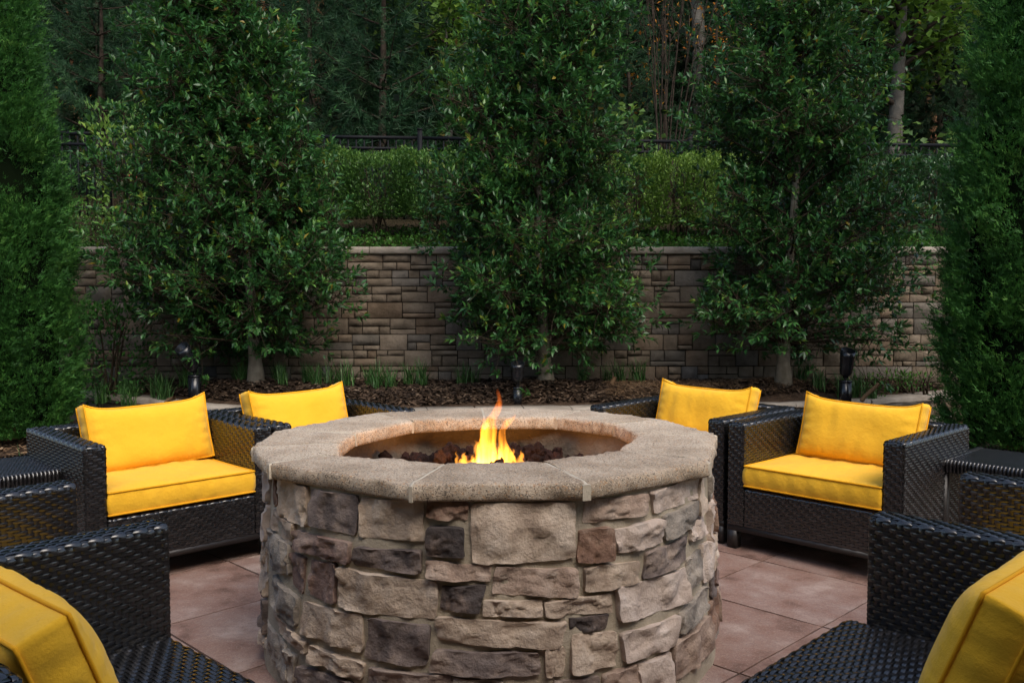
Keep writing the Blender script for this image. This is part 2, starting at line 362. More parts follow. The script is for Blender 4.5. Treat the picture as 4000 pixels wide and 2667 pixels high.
# ------------------------------------------------------------------ fire pit
PX,PY=-.08,3.42
pit=thing('fire_pit','round stone fire pit with thick aggregate cap stones and a gas fire','fire pit',(PX,PY,0))
def r_at(z): return .80+.028*(.68-z)/.68
na,nh=96,16
A=np.linspace(0,2*np.pi,na,endpoint=False); Hh=np.linspace(-.01,.70,nh)
AA,HH=np.meshgrid(A,Hh,indexing='ij')
R_=r_at(HH)+.008; P=np.stack([R_*np.sin(AA),-R_*np.cos(AA),HH],-1)
R_=R_+.007*nz(P.reshape(-1,3),7).reshape(R_.shape)+.003*nz(P.reshape(-1,3),28).reshape(R_.shape)
P=np.stack([R_*np.sin(AA),-R_*np.cos(AA),HH],-1)
F=[[i*nh+j,((i+1)%na)*nh+j,((i+1)%na)*nh+j+1,i*nh+j+1] for i in range(na) for j in range(nh-1)]
MB().add(P,F).build('mortar_drum',M['mortar'],pit,smooth=True)
STONES=[('r',(-62.0,0.688),(-57.5,0.692),(-56.6,0.590),(-61.2,0.582)),
('b',(-57.1,0.682),(-43.7,0.682),(-43.3,0.564),(-56.5,0.568)),
('b',(-62.6,0.564),(-48.6,0.549),(-49.4,0.483),(-61.7,0.512)),
('d',(-42.1,0.677),(-28.1,0.681),(-28.3,0.566),(-41.3,0.573)),
('b',(-27.0,0.679),(-13.1,0.684),(-12.6,0.572),(-26.9,0.567)),
('r',(-11.7,0.682),(-3.7,0.685),(-3.9,0.636),(-11.6,0.642)),
('k',(-11.2,0.611),(-4.6,0.611),(-3.9,0.531),(-11.4,0.536)),
('b',(-2.6,0.684),(18.2,0.677),(18.3,0.518),(-2.4,0.514)),
('m',(-47.4,0.533),(-29.7,0.541),(-30.0,0.479),(-47.5,0.486)),
('d',(-27.9,0.529),(-13.2,0.536),(-13.3,0.480),(-28.1,0.478)),
('t',(-11.7,0.511),(1.1,0.502),(1.0,0.461),(-11.7,0.468)),
('g',(-64.5,0.492),(-50.5,0.480),(-49.9,0.387),(-61.7,0.375)),
('m',(-49.6,0.458),(-43.6,0.456),(-45.0,0.343),(-48.5,0.367)),
('m',(-41.8,0.458),(-33.6,0.463),(-33.6,0.348),(-41.5,0.349)),
('b',(-32.5,0.459),(-9.9,0.453),(-10.0,0.346),(-31.9,0.341)),
('k',(-8.4,0.442),(-0.1,0.442),(-1.2,0.371),(-8.4,0.376)),
('t',(2.6,0.498),(18.8,0.480),(19.1,0.403),(1.8,0.427)),
('g',(-58.4,0.352),(-46.5,0.322),(-46.9,0.230),(-58.3,0.265)),
('b',(-44.5,0.315),(-26.4,0.328),(-26.2,0.220),(-44.0,0.227)),
('d',(-24.3,0.322),(-11.1,0.322),(-11.9,0.209),(-24.8,0.208)),
('b',(-9.2,0.351),(16.4,0.328),(15.2,0.257),(-9.6,0.287)),
('b',(-0.1,0.399),(11.1,0.395),(11.2,0.357),(-0.2,0.361)),
('b',(-58.1,0.236),(-42.7,0.189),(-43.0,0.159),(-54.9,0.178)),
('b',(-40.9,0.189),(-25.6,0.187),(-26.2,0.143),(-40.7,0.147)),
('g',(-66.2,0.168),(-52.3,0.154),(-49.2,0.047),(-63.9,0.085)),
('g',(-50.8,0.139),(-46.6,0.130),(-47.3,0.050),(-48.2,0.052)),
('d',(-44.3,0.115),(-28.6,0.120),(-29.1,0.081),(-45.5,0.068)),
('d',(-9.7,0.254),(10.7,0.247),(10.8,0.186),(-10.6,0.191)),
('d',(-24.1,0.178),(-6.8,0.180),(-7.3,0.126),(-24.3,0.122)),
('g',(-5.7,0.175),(3.3,0.166),(3.3,0.116),(-5.7,0.118)),
('t',(21.8,0.677),(37.1,0.672),(37.6,0.617),(20.8,0.615)),
('p',(38.4,0.674),(56.5,0.687),(56.5,0.615),(39.7,0.614)),
('b',(57.8,0.687),(62.5,0.675),(60.9,0.570),(56.8,0.557)),
('r',(19.8,0.589),(27.0,0.590),(26.8,0.494),(19.5,0.505)),
('p',(28.0,0.578),(41.4,0.588),(41.4,0.517),(29.3,0.512)),
('g',(42.5,0.589),(56.4,0.605),(56.1,0.534),(42.7,0.518)),
('b',(21.1,0.481),(34.5,0.474),(34.2,0.411),(20.8,0.414)),
('d',(36.7,0.492),(51.9,0.504),(51.1,0.428),(35.8,0.417)),
('p',(53.7,0.530),(63.1,0.556),(62.6,0.494),(53.7,0.484)),
('p',(59.4,0.450),(67.1,0.433),(64.3,0.320),(59.8,0.324)),
('g',(51.9,0.426),(58.6,0.437),(59.2,0.341),(51.5,0.328)),
('p',(28.3,0.409),(51.0,0.404),(51.1,0.301),(29.3,0.305)),
('b',(12.6,0.391),(26.8,0.393),(26.6,0.339),(12.7,0.352)),
('k',(17.5,0.333),(26.0,0.331),(25.0,0.296),(17.9,0.297)),
('b',(18.1,0.287),(27.6,0.277),(27.6,0.178),(18.0,0.178)),
('p',(29.5,0.262),(46.6,0.269),(44.3,0.184),(29.9,0.181)),
('g',(47.7,0.268),(60.5,0.306),(60.1,0.235),(47.1,0.208)),
('t',(44.5,0.183),(64.3,0.193),(64.4,0.068),(44.6,0.069)),
('b',(12.6,0.251),(15.9,0.252),(16.0,0.172),(12.8,0.177)),
('t',(25.1,0.152),(33.3,0.161),(33.2,0.068),(25.0,0.087)),
('p',(33.9,0.159),(43.3,0.161),(43.1,0.069),(33.8,0.075)),
('d',(14.4,0.156),(23.6,0.150),(23.3,0.092),(14.3,0.105))]

def pit_stone(col,q,seed,rough=1.):
    nu,nv=18,11; rr=random.Random(int(seed*97)+5)
    s_=np.linspace(0,1,nu)[:,None]; t_=np.linspace(0,1,nv)[None]
    q=np.array(q); TL,TR,BR,BL=q+np.array([[-.32,.0035],[.32,.0035],[.32,-.0035],[-.32,-.0035]])
    G=(TL*(1-s_)[...,None]+TR*s_[...,None])*(1-t_)[...,None]+(BL*(1-s_)[...,None]+BR*s_[...,None])*t_[...,None]
    th=np.radians(G[...,0]); z=G[...,1]
    flat=np.stack([th*.83,0*th+seed*3.1,z],-1)
    n1=nz(flat,12,seed).reshape(th.shape); n2=nz(flat,26,seed+3).reshape(th.shape); n3=nz(flat,60,seed+9).reshape(th.shape)
    th=th+.009*nz(flat,17,seed+20).reshape(th.shape)*np.where((s_==0)|(s_==1),1,.6)
    z=z+.0055*nz(flat,17,seed+30).reshape(th.shape)
    # round the outline corners a little
    cs=np.clip(1-np.minimum(s_,1-s_)/.12,0,1); ct=np.clip(1-np.minimum(t_,1-t_)/.15,0,1); cc=(cs*ct)**2*.5
    zc=z.mean(); tcn=th.mean(); z=z+(zc-z)*cc*.10; th=th+(tcn-th)*cc*.06
    amp=(.009 if col in 'p' else .004)*rough
    h=.019+rr.uniform(-.006,.008)+rr.uniform(-.010,.010)*(s_-.5)+rr.uniform(-.008,.010)*(t_-.5)
    step=np.where(n1+.5*n2>rr.uniform(-.05,.25),.009*rough,0)+np.where(n2-.4*n1>.22,-.006*rough,0)
    h=h+amp*n1+amp*.55*n2+.0022*n3+step
    e=np.minimum(np.minimum(s_,1-s_)*(nu-1),np.minimum(t_,1-t_)*(nv-1))
    h=np.clip(h,.010,.036)
    r=r_at(z)+h
    P=np.stack([r*np.sin(th),-r*np.cos(th),z],-1)
    mb=MB().add(P,grid_faces(nu,nv)[:,::-1])
    ring=[(i,0) for i in range(nu)]+[(nu-1,j) for j in range(1,nv)]+[(i,nv-1) for i in range(nu-2,-1,-1)]+[(0,j) for j in range(nv-2,0,-1)]
    R=np.array([P[i,j] for i,j in ring]); k=len(ring)
    d=R[:,:2]/np.linalg.norm(R[:,:2],axis=1)[:,None]; Lw=R.copy(); Lw[:,:2]=d*(r_at(R[:,2])-.03)[:,None]
    mb.add(np.concatenate([R,Lw]),[[a,(a+1)%k,(a+1)%k+k,a+k] for a in range(k)])
    return mb.build('facing_stone',M[col],pit,smooth=False)
for k,(col,*q) in enumerate(STONES): pit_stone(col,q,k*1.37+.5)
rs=random.Random(11); z=.685; k=100
while z>.08:                                    # the side turned away from the chairs in front
    h=rs.choice([.07,.09,.11,.13]); h=min(h,z-.05); th=66+rs.random()*3
    while th<292:
        w=rs.uniform(9,22); w=min(w,294-th)
        if w>4: pit_stone(rs.choice('bbbtpdmgr'),[(th,z),(th+w-1.2,z),(th+w-1.2,z-h+.014),(th,z-h+.014)],k*1.1)
        th+=w; k+=1
    z-=h
INNER=np.array([(-.209,2.902),(-.583,3.048),(-.619,3.283),(-.6,3.513),(-.418,3.828),(-.119,3.933),(.19,3.933),(.42,3.741),(.48,3.461),(.361,3.123),(.097,2.931)])-np.array([PX,PY])
ORAD=[.868,.872,.868,.866,.864,.858,.858,.866,.868,.872,.870]
OUT=np.array([p/np.linalg.norm(p)*r for p,r in zip(INNER,ORAD)])
prof_i=[(.06,.690),(.008,.690),(.002,.695),(.0,.710),(.001,.732),(.004,.740),(.013,.7448)]
prof_o=[(.022,.7452),(.010,.742),(.003,.735),(.0,.716),(.002,.700),(.008,.692),(.05,.690)]
K=len(INNER)
for k in range(K):
    Ia,Ib,Oa,Ob=INNER[k],INNER[(k+1)%K],OUT[k],OUT[(k+1)%K]
    ln=np.linalg.norm(Oa-Ob); n=33; gp=.006/ln; gi=.006/np.linalg.norm(Ia-Ib)
    P=[]
    for m_ in range(n):
        t=m_/(n-1); ti=gi+(1-2*gi)*t; to=gp+(1-2*gp)*t
        I=Ia+(Ib-Ia)*ti; O=Oa+(Ob-Oa)*to; O=O*(1+.004*math.sin(math.pi*t)); d=(O-I)/np.linalg.norm(O-I); w=np.linalg.norm(O-I)
        row=[[*(I+d*a),b] for a,b in prof_i]+[[*(I+d*w*f),.7455] for f in (.28,.42,.56,.7)]+[[*(O-d*a),b] for a,b in prof_o]
        P.append(row)
    P=np.array(P); fl=P.reshape(-1,3)
    dn=nz(fl,26,k*2.)*.0060+nz(fl,60,k*3.)*.0055+nz(fl,9,k)*.004
    dr=fl[:,:2]/np.linalg.norm(fl[:,:2],axis=1)[:,None]
    m_=P.shape[1]; sgn=np.tile(np.concatenate([-np.ones(7),np.zeros(4),np.ones(7)]),n)
    fl=fl.copy(); fl[:,:2]+=dr*(dn*sgn*1.5)[:,None]; fl[:,2]+=dn*.45
    P=fl.reshape(n,m_,3)
    mb=MB().add(P,grid_faces(n,m_)[:,::-1])
    i=np.arange(n-1)*m_; mb.add(P,np.stack([i,i+m_-1,i+2*m_-1,i+m_],-1))
    for e in (0,-1):
        c=P[e].mean(0); mb.add(np.concatenate([P[e],[c]]),[[a,(a+1)%m_,m_] for a in range(m_)])
    mb.build('cap_stone',M['cap'],pit,smooth=False)
    # mortar between this cap and the next
    Iv,Ov=INNER[k],OUT[k]; d=(Ov-Iv)/np.linalg.norm(Ov-Iv); w=np.linalg.norm(Ov-Iv); t_=np.array([-d[1],d[0]])
    mb=MB(); P=[]
    for f in np.linspace(0,1,12):
        c=Iv+d*(.001+(w-.001)*f); zz=.7455 if .04<f<.96 else .739; hw=.0085+.003*math.sin(f*17+k)+.002*math.sin(f*41+k*3)
        P.append([[*(c-t_*hw),.692],[*(c-t_*hw),zz-.002],[*c,zz],[*(c+t_*hw),zz-.002],[*(c+t_*hw),.692]])
    P=np.array(P); mb.add(P,grid_faces(12,5))
    for e in (0,-1): mb.add(P[e],np.array([[0,1,2],[0,2,3],[0,3,4]]))
    mb.build('mortar_joint',M['joint'],pit)
# inner liner and burner bed
na,nh=72,10; A=np.linspace(0,2*np.pi,na,endpoint=False); Hh=np.linspace(.44,.694,nh); AA,HH=np.meshgrid(A,Hh,indexing='ij')
R_=np.full(AA.shape,.605); P=np.stack([R_*np.sin(AA),-R_*np.cos(AA),HH],-1); R_=R_+.012*nz(P.reshape(-1,3),8).reshape(R_.shape)+.006*nz(P.reshape(-1,3),30).reshape(R_.shape)
P=np.stack([R_*np.sin(AA),-R_*np.cos(AA),HH],-1)
F=[[i*nh+j,i*nh+j+1,((i+1)%na)*nh+j+1,((i+1)%na)*nh+j] for i in range(na) for j in range(nh-1)]
MB().add(P,F).build('inner_liner',M['liner'],pit,smooth=True)
ring=np.stack([.62*np.sin(A),-.62*np.cos(A),np.full(na,.52)],-1)
MB().add(np.concatenate([ring,[[0,0,.52]]]),[[i,(i+1)%na,na] for i in range(na)]).build('burner_bed',M['lava'],pit)
# top ledge hidden under the caps
ri=np.stack([.60*np.sin(A),-.60*np.cos(A),np.full(na,.692)],-1); ro=np.stack([.80*np.sin(A),-.80*np.cos(A),np.full(na,.692)],-1)
MB().add(np.concatenate([ri,ro]),[[i,(i+1)%na,(i+1)%na+na,i+na] for i in range(na)]).build('cap_bed',M['mortar'],pit)

# lava rocks
def rock_mesh(seed):
    import bmesh
    bm=bmesh.new(); bmesh.ops.create_icosphere(bm,subdivisions=3,radius=1)
    for v in bm.verts:
        p=v.co.copy(); v.co=p*(1+.55*noise.noise(p*1.3+Vector((seed,0,0)))+.30*noise.noise(p*2.9+Vector((0,seed,0)))+.14*noise.noise(p*6.5))
    me=bpy.data.meshes.new('lava_rock'); bm.to_mesh(me); bm.free(); me.materials.append(M['lava']); return me
rms=[rock_mesh(k*4.7) for k in range(6)]
rl=random.Random(5)
for k in range(280):
    a=rl.random()*2*math.pi; r=.56*math.sqrt(rl.random()); s_=rl.uniform(.015,.031)
    x,y=r*math.cos(a),r*math.sin(a)
    lay=rl.choice([0,1,1,2]) if r<.42 else rl.choice([0,0,1])
    o=obj('lava_rock',rms[k%6]); o.location=(PX+x,PY+y,.538+s_*.7+lay*.034+(.012 if y>.05 and abs(x)<.45 and lay else 0)); o.scale=(s_*rl.uniform(.8,1.3),s_*rl.uniform(.8,1.2),s_*rl.uniform(.75,1.1))
    o.rotation_euler=(rl.random()*6,rl.random()*6,rl.random()*6)
    tag(o,'dark reddish-brown lava rock lying loose in the fire pit','lava rock','lava rocks in the fire pit')

# the gas fire: real glowing volumes, one closed tongue each
def flame_mat():
    m=bpy.data.materials.new('flame'); m.use_nodes=True; nt=m.node_tree; N=nt.nodes; L=nt.links
    N.remove(N['Principled BSDF'])
    tc=N.new('ShaderNodeTexCoord'); sp=N.new('ShaderNodeSeparateXYZ'); L.new(tc.outputs['Object'],sp.inputs[0])
    mr=N.new('ShaderNodeMapRange'); mr.inputs[1].default_value=.03; mr.inputs[2].default_value=.36; L.new(sp.outputs[2],mr.inputs[0])
    cr=N.new('ShaderNodeValToRGB'); e=cr.color_ramp.elements; e[0].position=.0; e[0].color=(1,.42,.055,1); e[1].position=1.; e[1].color=(1,.16,.012,1)
    x=e.new(.45); x.color=(1,.30,.022,1)
    L.new(mr.outputs[0],cr.inputs[0])
    st=N.new('ShaderNodeValToRGB'); e=st.color_ramp.elements; e[0].position=0; e[0].color=(1,1,1,1); e[1].position=1; e[1].color=(.22,.22,.22,1)
    x=e.new(.5); x.color=(.6,.6,.6,1); L.new(mr.outputs[0],st.inputs[0])
    mp=N.new('ShaderNodeMapping'); mp.inputs['Scale'].default_value=(55,55,7); L.new(tc.outputs['Object'],mp.inputs['Vector'])
    nn=N.new('ShaderNodeTexNoise'); nn.inputs['Scale'].default_value=1.; nn.inputs['Detail'].default_value=2.; L.new(mp.outputs[0],nn.inputs['Vector'])
    nr=N.new('ShaderNodeMapRange'); nr.inputs[1].default_value=.36; nr.inputs[2].default_value=.66; nr.inputs[3].default_value=.15; nr.inputs[4].default_value=1.6; L.new(nn.outputs['Fac'],nr.inputs[0])
    ml=N.new('ShaderNodeMath'); ml.operation='MULTIPLY'; L.new(nr.outputs[0],ml.inputs[0]); L.new(st.outputs[0],ml.inputs[1])
    m2=N.new('ShaderNodeMath'); m2.operation='MULTIPLY'; m2.inputs[1].default_value=FLAME; L.new(ml.outputs[0],m2.inputs[0])
    em=N.new('ShaderNodeEmission'); L.new(cr.outputs[0],em.inputs['Color']); L.new(m2.outputs[0],em.inputs['Strength'])
    L.new(em.outputs[0],N['Material Output'].inputs['Volume'])
    return m
FLAME=55.
M['flame']=flame_mat()
fire=thing('gas_fire','orange and yellow gas flames rising from the lava rocks','fire',(PX,PY-.02,.56))
def tongue(pts,name='flame_tongue'):
    # pts: x, z, half width
    p=np.array(pts,float); t=np.linspace(0,1,len(p)); tt=np.linspace(0,1,28)
    def sm(c):
        return np.interp(tt,t,c)
    x,z,w=sm(p[:,0]),sm(p[:,1]),sm(p[:,2])
    for _ in range(3):
        x[1:-1]=(x[:-2]+2*x[1:-1]+x[2:])/4; w[1:-1]=(w[:-2]+2*w[1:-1]+w[2:])/4; z[1:-1]=(z[:-2]+2*z[1:-1]+z[2:])/4
    w=w*1.18*(1+.12*np.sin(tt*23+p[0,0]*90)); Pp=np.stack([x+.004*np.sin(tt*17+p[0,0]*50)*tt-PX,.012*np.sin(z*14+p[0,0]*20),z-.56],-1); k=12; a=np.arange(k)*2*np.pi/k
    T=np.gradient(Pp,axis=0); T=unit(T); Sd=unit(np.stack([T[:,2],0*x,-T[:,0]],-1))
    V=Pp[:,None]+w[:,None,None]*(np.cos(a)[None,:,None]*Sd[:,None]+.7*np.sin(a)[None,:,None]*np.array([0,1.,0])[None,None])
    n=len(x); i=np.arange(n-1)[:,None]*k; j=np.arange(k)[None]; jn=(j+1)%k
    mb=MB().add(V,np.stack([i+j,i+jn,i+k+jn,i+k+j],-1).reshape(-1,4))
    for e,rev in ((0,1),(n-1,0)):
        c=Pp[e]; tri=[[q,(q+1)%k,k] for q in range(k)]; tri=[t_[::-1] if rev else t_ for t_ in tri]
        mb.add(np.concatenate([V[e],[c]]),tri)
    return mb.build(name,M['flame'],fire,smooth=True)
tongue([(-.09,.575,.030),(-.088,.62,.042),(-.089,.68,.034),(-.090,.727,.027),(-.090,.77,.027),(-.080,.80,.022),(-.063,.83,.013),(-.053,.86,.011),(-.045,.89,.0095),(-.047,.912,.007),(-.054,.929,.002)])
tongue([(-.099,.575,.02),(-.104,.66,.022),(-.108,.73,.012),(-.106,.79,.009),(-.099,.825,.002)])
tongue([(-.026,.575,.022),(-.020,.64,.030),(-.026,.69,.024),(-.037,.735,.013),(-.040,.77,.010),(-.028,.79,.012),(-.010,.805,.011),(.004,.82,.006),(.012,.836,.001)])
tongue([(-.112,.575,.03),(-.112,.64,.026),(-.118,.70,.014),(-.113,.735,.008),(-.116,.765,.001)])
tongue([(-.045,.575,.03),(-.05,.64,.02),(-.046,.69,.008),(-.05,.715,.001)])
tongue([(-.0,.575,.025),(.002,.64,.018),(.0,.68,.008),(.006,.705,.001)])
tongue([(-.128,.575,.025),(-.131,.64,.021),(-.128,.68,.010),(-.133,.71,.010),(-.136,.732,.002)])
tongue([(-.185,.575,.018),(-.183,.64,.018),(-.180,.668,.010),(-.178,.69,.001)])
tongue([(-.205,.575,.010),(-.206,.66,.006),(-.208,.694,.001)])
tongue([(-.155,.575,.025),(-.155,.64,.018),(-.148,.672,.004),(-.146,.68,.001)])
tongue([(.026,.575,.018),(.026,.63,.022),(.033,.67,.010),(.037,.698,.001)])
tongue([(-.06,.575,.03),(-.058,.64,.022),(-.062,.70,.012),(-.063,.75,.002)])
fl=bpy.data.lights.new('fire_glow','POINT'); fl.energy=2.6; fl.color=(1,.45,.12); fl.shadow_soft_size=.06
flo=obj('fire_glow',fl,fire); flo.location=(0,0,.12)

# ------------------------------------------------------------------ woven furniture
def path_map(pts,nrm_r):
    pts=np.array(pts,float); s=np.concatenate([[0],np.cumsum(np.linalg.norm(np.diff(pts,axis=0),axis=1))])
    N=np.array(nrm_r,float)
    def f(v):
        p=np.stack([np.interp(v,s,pts[:,k]) for k in range(2)],-1); n=np.stack([np.interp(v,s,N[:,k]) for k in range(2)],-1)
        return p,unit(n)
    return f,s[-1]
def round_path(corners,r=.014,n=4):
    """polyline through corners (2-D) with rounded bends; gives points and outward (left-hand) normals"""
    c=np.array(corners,float); P=[];Nn=[]
    def lnorm(d): return np.array([-d[1],d[0]])
    for i in range(len(c)):
        if i in (0,len(c)-1):
            d=unit(c[1]-c[0]) if i==0 else unit(c[-1]-c[-2]); P.append(c[i]); Nn.append(lnorm(d)); continue
        d0,d1=unit(c[i]-c[i-1]),unit(c[i+1]-c[i])
        a=c[i]-d0*r; b=c[i]+d1*r
        for k in range(n+1):
            t=k/n; P.append((1-t)**2*a+2*t*(1-t)*c[i]+t*t*b); Nn.append(unit((1-t)*lnorm(d0)+t*lnorm(d1)))
    return P,Nn
def weave(mb,fmap,Lu,Lv,p=.0205,q=.0132,hgt=.0038,seed=0,over=2):
    """fmap(u,v,h)->xyz.  Flat ribbons run along u over `over` stakes and under one, shifted one stake per row."""
    r=np.random.default_rng(seed); ns=int(round(Lu/p)); p=Lu/ns; nr=int(round(Lv/q)); q=Lv/nr; per=over+1
    tu=np.array([-1,-.62,0,.62,1]); tv=np.array([-1,0,1.])
    segs=[]
    for j in range(nr):
        i0=-(j%per)
        while i0<ns:
            a,b=i0*p-.18*p,(i0+over)*p+.18*p
            a,b=max(a,0.),min(b,Lu)
            if b-a>.35*p: segs.append((a,b,(j+.5)*q,i0<0,i0+over>ns))
            i0+=per
    S=np.array(segs); n=len(S)
    uc=(S[:,0]+S[:,1])/2; hu=(S[:,1]-S[:,0])/2
    U=uc[:,None,None]+hu[:,None,None]*tu[None,:,None]+0*tv[None,None]
    Vv=S[:,2][:,None,None]+.445*q*tv[None,None]*(1-.06*tu[None,:,None]**2)
    prof=np.array([-.0022,.72*hgt,hgt,.72*hgt,-.0022])
    Hh=prof[None,:,None]+.0008-np.abs(tv)[None,None]*.0018+r.normal(0,.00022,(n,1,1))
    P=fmap(U.ravel(),np.broadcast_to(Vv,U.shape).ravel(),np.broadcast_to(Hh,U.shape).ravel()).reshape(n,15,3)
    F=(grid_faces(5,3)[None]+np.arange(n)[:,None,None]*15).reshape(-1,4)
    mb.add(P.reshape(-1,3),F,np.repeat(r.uniform(.1,.9,n),15))
    m=max(8,int(Lv/.012)); vv=np.linspace(0,Lv,m)
    for i in range(ns):
        u=(i+.5)*p+p*.40*np.array([-1,0,1]); hh=np.array([-.0008,.0006,-.0008])
        U,V_=np.meshgrid(u,vv,indexing='ij'); H_=np.repeat(hh[:,None],m,1)
        mb.add(fmap(U.ravel(),V_.ravel(),H_.ravel()),grid_faces(3,m),r.uniform(.0,.5))
W_,D_,T_,HA,ZB=.885,.75,.096,.635,.122
def box_rounded(mb,x0,x1,y0,y1,z0,z1): mb.box(((x0+x1)/2,(y0+y1)/2,(z0+z1)/2),(x1-x0,y1-y0,z1-z0),0.)
def arm_part(name,x0,parent,seed):
    x1=x0+T_; mb=MB(); e=.004
    box_rounded(mb,x0+e,x1-e,e,D_-e,ZB,HA-e)
    P,Nn=round_path([(x1,ZB),(x1,HA),(x0,HA),(x0,ZB)],.018)
    Nn=[-n for n in Nn]
    f,Lv=path_map(P,Nn)
    def fm(u,v,h):
        p,n=f(v); return np.stack([p[:,0]+n[:,0]*h,u,p[:,1]+n[:,1]*h],-1)
    weave(mb,fm,D_,Lv,seed=seed)
    for yy,sg in ((0,-1),(D_,1)):
        P,Nn=round_path([(x0,0),(x0,0)],.01) if 0 else (None,None)
        def fm2(u,v,h,yy=yy,sg=sg):
            ex=np.clip(.012-np.minimum(u,T_-u),0,.012)/.012; ez=np.clip(v-(HA-ZB-.014),0,.014)/.014
            return np.stack([x0+u,yy+sg*(h-.006*ex**2-.008*ez**2),ZB+v],-1)
        weave(mb,fm2,T_,HA-ZB-.002,seed=seed+3,p=.0192)
    return mb.build(name,M['wicker'],parent,smooth=True)
def make_chair(label,left=True,right=True,width=W_,group=None,jut=0.):
    t=thing('wicker_armchair',label,'armchair',group=group)
    xl,xr=-width/2,width/2
    if left: arm_part('arm',xl,t,1)
    if right: arm_part('arm',xr-T_,t,2)
    il=xl+(T_ if left else 0)+.001; ir=xr-(T_ if right else 0)-.001; w=ir-il
    # back
    mb=MB(); e=.004; yb0=D_-.085
    box_rounded(mb,il,ir,yb0+e,D_-e,ZB,HA-e)
    P,Nn=round_path([(yb0,ZB+.18),(yb0,HA),(D_,HA),(D_,ZB)],.018)
    f,Lv=path_map(P,Nn)
    def fm(u,v,h):
        p,n=f(v); return np.stack([il+u,p[:,0]+n[:,0]*h,p[:,1]+n[:,1]*h],-1)
    weave(mb,fm,w,Lv,seed=5); mb.build('backrest',M['wicker'],t,smooth=True)
    # seat deck wrapping over the front rail
    mb=MB(); zs=.312; yf=.004-jut
    box_rounded(mb,il,ir,yf+e,yb0,ZB,zs-e)
    P,Nn=round_path([(yf,ZB),(yf,zs),(yb0,zs)],.018)
    f,Lv=path_map(P,Nn)
    def fm(u,v,h):
        p,n=f(v); return np.stack([il+u,p[:,0]+n[:,0]*h,p[:,1]+n[:,1]*h],-1)
    weave(mb,fm,w,Lv,seed=7); mb.build('seat_deck',M['wicker'],t,smooth=True)
    # metal plinth frame and feet
    mb=MB()
    for y_ in (.022,D_-.022): mb.box((0,y_,ZB-.016),(width-.002,.036,.028))
    for x_ in (xl+.02,xr-.02): mb.box((x_,D_/2,ZB-.016),(.036,D_-.084,.0276))
    mb.build('base_frame',M['metal'],t)
    for x_ in (xl+.028,xr-.028):
        for y_ in (.028,D_-.028):
            l=MB(); l.box((x_,y_,.05),(.05,.048,.0838)); l.box((x_,y_,.004),(.046,.044,.008)); l.build('leg',M['metal'],t)
    return t

# ------------------------------------------------------------------ cushions
def piping(path,r,name,parent):
    mb=MB(); P=np.array(path); P=np.concatenate([P,P[:2]]); mb.tube(P,r,6); return mb.build(name,M['pipe'],parent,smooth=True)
def cushion(name,label,cat,w,h,th,crown,seed,ears=.0,sag=.0,group=None):
    """box cushion: lies in local x (width) / y (height or depth), thickness along z.  Welted edges top and bottom."""
    t=thing(name,label,cat,group=group)
    nu,nv=37,27; u=np.linspace(-1,1,nu); v=np.linspace(-1,1,nv); U,V=np.meshgrid(u,v,indexing='ij')
    rnd=random.Random(seed)
    def outline(U,V):
        X=U*w/2*(1-.035*(1-V**2)*abs(U)**3*0-.022*(1-V**2)*(abs(U)>.0)*U**4); Yy=V*h/2
        Yy=Yy-np.where(V>0,V**4*sag*(1-U**2),0)+np.where(V>0,V**4*ears*U**6,0)
        return X,Yy
    X,Yy=outline(U,V)
    bul=crown*((1-U**4)*(1-V**4))**.62
    P0=np.stack([X,Yy,0*X],-1)
    wr=.5*nz(P0.reshape(-1,3),5,seed).reshape(X.shape)*.016+nz(P0.reshape(-1,3)*np.array([2.2,.7,1]),9,seed+2).reshape(X.shape)*.007
    # puckers along the welts
    ed=np.maximum(abs(U),abs(V)); pk=.005*np.sin(np.where(abs(V)>abs(U),U*w*60,V*h*60)+seed+3*nz(P0.reshape(-1,3),6,seed).reshape(X.shape))*np.clip((ed-.72)/.28,0,1)*np.clip((1-ed)/.04,0,1)
    # corner creases
    mb=MB(); rings=[]
    for sg in (1,-1):
        Z=sg*(th/2+bul+ (wr+pk)*np.clip((1-ed)/.1,0,1))
        P=np.stack([X,Yy,Z],-1); F=grid_faces(nu,nv); mb.add(P,F if sg>0 else F[:,::-1])
        ring=[(i,0) for i in range(nu)]+[(nu-1,j) for j in range(1,nv)]+[(i,nv-1) for i in range(nu-2,-1,-1)]+[(0,j) for j in range(nv-2,0,-1)]
        rings.append(np.array([P[i,j] for i,j in ring]))
    k=len(ring); a,b=rings; c=(a+b)/2; ctr=c.mean(0); outw=unit((c-ctr)*np.array([1,1,0]))
    mid=c+outw*(.010+.004*np.sin(np.arange(k)*1.3+seed))[:,None]
    V_=np.concatenate([a,(a+mid)/2+outw*.004,mid,(b+mid)/2+outw*.004,b])
    F=[[r*k+i,(r+1)*k+i,(r+1)*k+(i+1)%k,r*k+(i+1)%k] for r in range(4) for i in range(k)]
    mb.add(V_,F)
    mb.build('cover',M['fabric'],t,smooth=True)
    piping(a+outw*.003,.0048,'piping',t); piping(b+outw*.003,.0048,'piping',t)
    return t
def place(t,chair_pose,loc,tilt=0,roll=0,yaw=0):
    x,y,ph=chair_pose
    Mx=Matrix.Translation((x,y,0))@Matrix.Rotation(math.radians(ph),4,'Z')@Matrix.Translation(loc)@Matrix.Rotation(math.radians(yaw),4,'Z')@Matrix.Rotation(math.radians(tilt),4,'X')@Matrix.Rotation(math.radians(roll),4,'Z')
    t.matrix_world=Mx; t.location,t.rotation_euler=Mx.to_translation(),Mx.to_euler()
def pose(t,p): t.location=(p[0],p[1],0); t.rotation_euler=(0,0,math.radians(p[2]))

